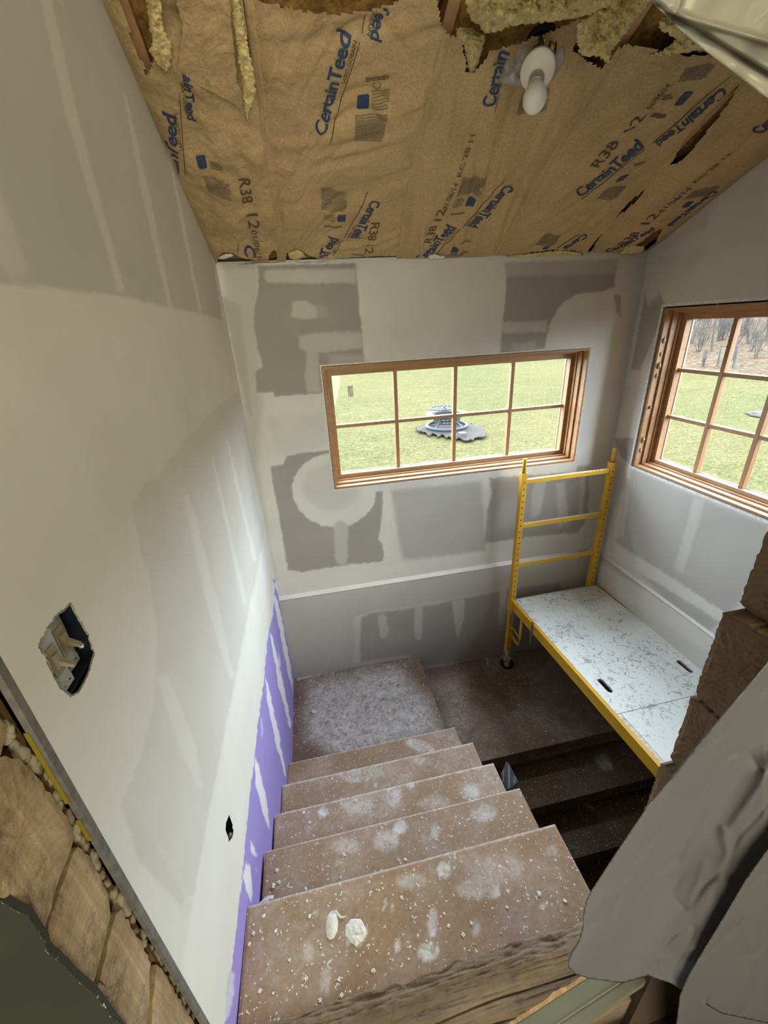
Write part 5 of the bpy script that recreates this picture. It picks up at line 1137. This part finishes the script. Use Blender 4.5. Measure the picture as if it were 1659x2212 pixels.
CRB = [([(1659,1900),(1600,2000),(1540,2120),(1510,2212)], .010), ([(1700,2000),(1630,2100),(1590,2212)], .010), ([(1480,2140),(1520,2170),(1530,2212)], .008), ([(1600,1930),(1612,2030),(1640,2080)], .007)]
def dA(x, y):
    k = .116-.012*np.clip((y-1900)/300, 0, 1)-.010*np.clip((x-1450)/200, 0, 1); Yd = k*(1+crease(x, y, CRA)*-.38+fold(x, y, 71, .050, 2.10, .9)+.010*np.sin((x+y*.70)/60.)); return ray(x, y)/ray(x, y)[:, 1:2]*Yd[:, None]
o = sheet('plastic_sheet', plA, dA, 4, DROPC, None, thick=.0016, prof=9); tag(top_mesh(o), 'dusty grey plastic sheeting draped down the right side of the opening', 'plastic sheet')
plB = [(1800,1640),(1659,1832),(1610,1900),(1560,1985),(1520,2050),(1485,2110),(1468,2150),(1460,2215),(1455,2330),(1800,2330)]
def dB(x, y):
    k = .101-.004*np.clip((x-1500)/200, 0, 1); Yd = k*(1+crease(x, y, CRB)*-.38+fold(x, y, 83, .050, 2.12, .9)); return ray(x, y)/ray(x, y)[:, 1:2]*Yd[:, None]
o = sheet('plastic_sheet', plB, dB, 4, DROPC, None, thick=.0016, prof=12); tag(top_mesh(o), 'front fold of grey plastic sheeting in the bottom right corner', 'plastic sheet')
plT = [(1395,-40),(1400,-2),(1425,22),(1452,46),(1466,62),(1490,84),(1520,108),(1560,138),(1600,168),(1640,200),(1659,214),(1800,320),(1800,-40)]
def dT(x, y):
    Yd = .20*(1+fold(x, y, 91, .03, .62-math.pi/2, .8)+.03*np.exp(-((y-.62*(x-1400)-2)/9.)**2)-.02*np.exp(-((y-.29*(x-1430)-22)/8.)**2)); return ray(x, y)/ray(x, y)[:, 1:2]*Yd[:, None]
o = sheet('plastic_sheet', plT, dT, 3, DROPT, None, thick=.0012, prof=6); tag(top_mesh(o), 'taut clear plastic sheeting crossing the top right corner below the roof', 'plastic sheet')

# ------------------------------------------------------------------ OUTSIDE
ZG = -1.0
def lawn_h(X, Y): return ZG+.02*fbm(X*.3, Y*.3, 3, 3)-.02
us = np.concatenate([np.linspace(-30, 7.0, 60)]); vs = np.linspace(1.12, 45, 90)
U, V, P, Fc = gridmesh(us, vs, lambda a, b_: np.stack([a, b_, lawn_h(a, b_)], -1)); lawn = from_arrays('lawn', P, Fc, LAWN); struct(lawn, 'yellow green winter lawn outside the windows')
U, V, P, Fc = gridmesh(np.linspace(.96, 7.0, 20), np.linspace(-6, 1.12, 14), lambda a, b_: np.stack([a, b_, lawn_h(a, b_)], -1)); l2 = from_arrays('lawn_side', P, Fc, LAWN); struct(l2, 'lawn outside the right window')
def hill(a, b_): 
    t = np.maximum(a-7.0, 0); return lawn_h(a, b_)+.16*t*(t/(t+3))+.05*fbm(a*.8, b_*.8, 8, 4)*np.clip(t, 0, 1)
U, V, P, Fc = gridmesh(np.linspace(7.0, 45, 90), np.linspace(-10, 45, 110), lambda a, b_: np.stack([a, b_, hill(a, b_)], -1)); hl = from_arrays('leaf_litter', P, Fc, LITTER); struct(hl, 'brown leaf covered slope with woods beyond the lawn')
# fire pit
q = onZ(965, 925, ZG)
fp = thing('fire_pit', (q[0], q[1], ZG), 'round steel fire pit with ring base and mesh bowl on the lawn', 'fire pit')
cx, cy = float(q[0]), float(q[1]); R1 = .205
m = MB(); m.torus((cx, cy, ZG+.030), R1, .016, 48, 8); m.build('base_ring', STEEL, fp, True)
m = MB(); m.torus((cx, cy, ZG+.150), R1*1.02, .010, 48, 8, .6); m.lathe((cx, cy, ZG+.146), (0, 0, 1), [(0, R1*.72), (0, R1*1.06), (.006, R1*1.06), (.006, R1*.72)], 48, True); m.build('top_ring', STEEL, fp, True)
m = MB(); m.lathe((cx, cy, ZG+.062), (0, 0, 1), [(0, R1*.60), (.012, R1*.64), (.013, R1*.60)], 40, True); m.lathe((cx, cy, ZG+.118), (0, 0, 1), [(0, R1*.66), (.028, R1*.68), (.029, R1*.64)], 40, True)
nn = 22
for k in range(nn):
    for s_ in (-1, 1):
        a = 2*math.pi*k/nn; b_ = a+s_*2*math.pi/nn; m.tube([(cx+R1*.64*math.cos(a), cy+R1*.64*math.sin(a), ZG+.072), (cx+R1*.66*math.cos(b_), cy+R1*.66*math.sin(b_), ZG+.120)], .0035, 5)
m.build('mesh_bowl', STEEL, fp)
for k in range(4):
    a = math.pi/4+k*math.pi/2-.2; m = MB(); m.hexa([(cx+R1*.95*math.cos(a+s_)*1.0, cy+R1*.95*math.sin(a+s_), ZG+.04) for s_ in (-.10, .10)]+[(cx+R1*.88*math.cos(a+s_), cy+R1*.88*math.sin(a+s_), ZG+.04) for s_ in (.10, -.10)], [(cx+R1*.64*math.cos(a+s_), cy+R1*.64*math.sin(a+s_), ZG+.085) for s_ in (-.12, .12)]+[(cx+R1*.58*math.cos(a+s_), cy+R1*.58*math.sin(a+s_), ZG+.085) for s_ in (.12, -.12)]); m.build('leg', STEEL, fp)
m = MB(); m.torus((cx-.02, cy+.08, ZG+.20), R1*.62, .008, 36, 6)
for k in range(7):
    x = -R1*.55+k*R1*.18; l = math.sqrt(max(0, (R1*.62)**2-x*x)); m.tube([(cx-.02+x, cy+.08-l, ZG+.20), (cx-.02+x, cy+.08+l, ZG+.20)], .004, 5)
m.build('cooking_grate', STEEL, fp)
m = MB(); m.tube([(cx-.10, cy-.10, ZG+.08), (cx-.10, cy-.10, ZG+.20), (cx-.09, cy-.09, ZG+.225), (cx-.06, cy-.06, ZG+.235), (cx-.035, cy-.05, ZG+.22), (cx-.03, cy-.05, ZG+.18)], .006, 8); m.build('grate_post', STEEL, fp)
MUL = simple('dark_mulch', (.019, .0145, .012), 1, var=.7, sc=18)
pl = rough([(897,929),(925,938),(960,943),(1010,950),(1045,946),(1052,936),(1030,920),(1000,908),(930,915)], 4, 4, 2)
o = sheet('mulch_patch', pl, lambda x, y: onZ(x, y, ZG+.006), 2.5, MUL, None, thick=.004, prof=5, nz=1.); tag(top_mesh(o), 'patch of dark mulch around the fire pit', 'mulch', None, 'stuff')
pr_ = onZ(998, 940, ZG+.02); m = MB(); m.box(pr_[0]-.03, pr_[0]+.04, pr_[1]-.03, pr_[1]+.04, ZG-.0, ZG+.045, .004); tag(top_mesh(m.build('paver_stone', simple('pale_paver', (.04, .04, .038), .8))), 'pale paver stone beside the fire pit base ring', 'paver')
pq = onZ(1655, 893, ZG+.02); m = MB(); m.blob((pq[0]+.17, pq[1], ZG-.008), .26, .3, 3, 3, (1, .9, .05)); tag(top_mesh(m.build('tree_mulch_ring', MUL, None, True)), 'dark mulch ring on the lawn outside the right window', 'mulch')
# little garden bench-like cart and bin seen between the trees
q = onN(1562, 790, (1, 0, 0), 7.6); gx, gy = 7.6, float(q[1]); gz = float(hill(np.array([gx]), np.array([gy]))[0])
SWS = 1
sw = thing('garden_swing', (gx, gy, gz), 'pale blue garden swing frame at the edge of the woods outside the right window', 'garden swing')
m = MB()
for s_ in (-.28, .28):
    m.tube([(gx, gy+s_-.12, gz-.02), (gx+.05, gy+s_, gz+.62)], .014, 6); m.tube([(gx+.2, gy+s_+.12, gz-.02), (gx+.05, gy+s_, gz+.62)], .014, 6)
m.tube([(gx+.05, gy-.34, gz+.62), (gx+.05, gy+.34, gz+.62)], .016, 6); m.build('frame', simple('weathered_frame', (.03, .032, .036), .8), sw)
m = MB(); m.box(gx, gx+.1, gy-.16, gy+.12, gz+.16, gz+.20); m.box(gx+.09, gx+.11, gy-.16, gy+.12, gz+.20, gz+.42, .01); m.build('seat', simple('pale_blue_seat', (.032, .045, .052), .7), sw)
sw.scale = (.55, .55, .6)
# bare trees
def tree(seed, h, spread, nlev=4, trunks=1):
    r = random.Random(seed); m = MB()
    def br(p, d, l, rad, lev):
        pts = [Vector(p)]; rs = [rad]; n = 4
        for k in range(n):
            d = (d+Vector((r.uniform(-1, 1), r.uniform(-1, 1), r.uniform(-.5, .7)))*.17).normalized(); pts.append(pts[-1]+d*l/n); rs.append(rad*(1-.55*(k+1)/n))
        m.tube(pts, rs, 4 if lev > 1 else 6, False)
        if lev < nlev:
            for k in range(r.randint(3, 4) if lev < 3 else 3):
                j = r.randint(1, n); dd = (d+Vector((r.uniform(-1, 1), r.uniform(-1, 1), r.uniform(-.25, .6)))*spread).normalized(); br(pts[j], dd, l*r.uniform(.5, .78), rs[j]*.62, lev+1)
    for k in range(trunks): br((r.uniform(-.05, .05), r.uniform(-.05, .05), -Z0), Vector((r.uniform(-.3, .3)*(trunks > 1), r.uniform(-.3, .3)*(trunks > 1), 1)).normalized(), h, .03/max(1, trunks*.6), 1)
    ob = m.build('bare_tree', BARK); me = ob.data; bpy.data.objects.remove(ob); return me
TV = [tree(1, 1.3, .8), tree(2, 1.1, .9), tree(3, 1.5, .7)]; BV = [tree(11, .42, 1., 4, 5), tree(12, .36, 1.1, 4, 6)]
rr = random.Random(12); TL = []
for k in range(62):
    x = rr.uniform(8.2, 24); y = x*rr.uniform(.55, 1.35)*.98; z = float(hill(np.array([x]), np.array([y]))[0])
    o = bpy.data.objects.new('bare_tree', TV[k % 3]); C.objects.link(o); o.location = Vector(W([x, y, z])); o.rotation_euler = (0, 0, rr.uniform(0, 6)); s_ = rr.uniform(.7, 1.3); o.scale = (s_,)*3
    tag(o, 'leafless tree in the woods beyond the lawn', 'tree', 'bare trees in the woods beyond the lawn')
for k in range(46):
    x = rr.uniform(7.5, 13); y = x*rr.uniform(.55, 1.3); z = float(hill(np.array([x]), np.array([y]))[0])
    o = bpy.data.objects.new('bare_shrub', BV[k % 2]); C.objects.link(o); o.location = Vector(W([x, y, z])); o.rotation_euler = (0, 0, rr.uniform(0, 6)); s_ = rr.uniform(.7, 1.5); o.scale = (s_,)*3
    tag(o, 'leafless shrub along the edge of the woods', 'shrub', 'bare shrubs along the woods edge')
q = onN(1519, 785, (1, 0, 0), 7.5); gy = float(q[1]); gz = float(hill(np.array([7.5]), np.array([gy]))[0])
m = MB(); m.tube([(7.5, gy, gz-.02), (7.5, gy, gz+.16), (7.5, gy+.01, gz+.30)], .035, 8); tag(top_mesh(m.build('tree_stump', BARK)), 'short post like stump at the edge of the leaf litter', 'stump')
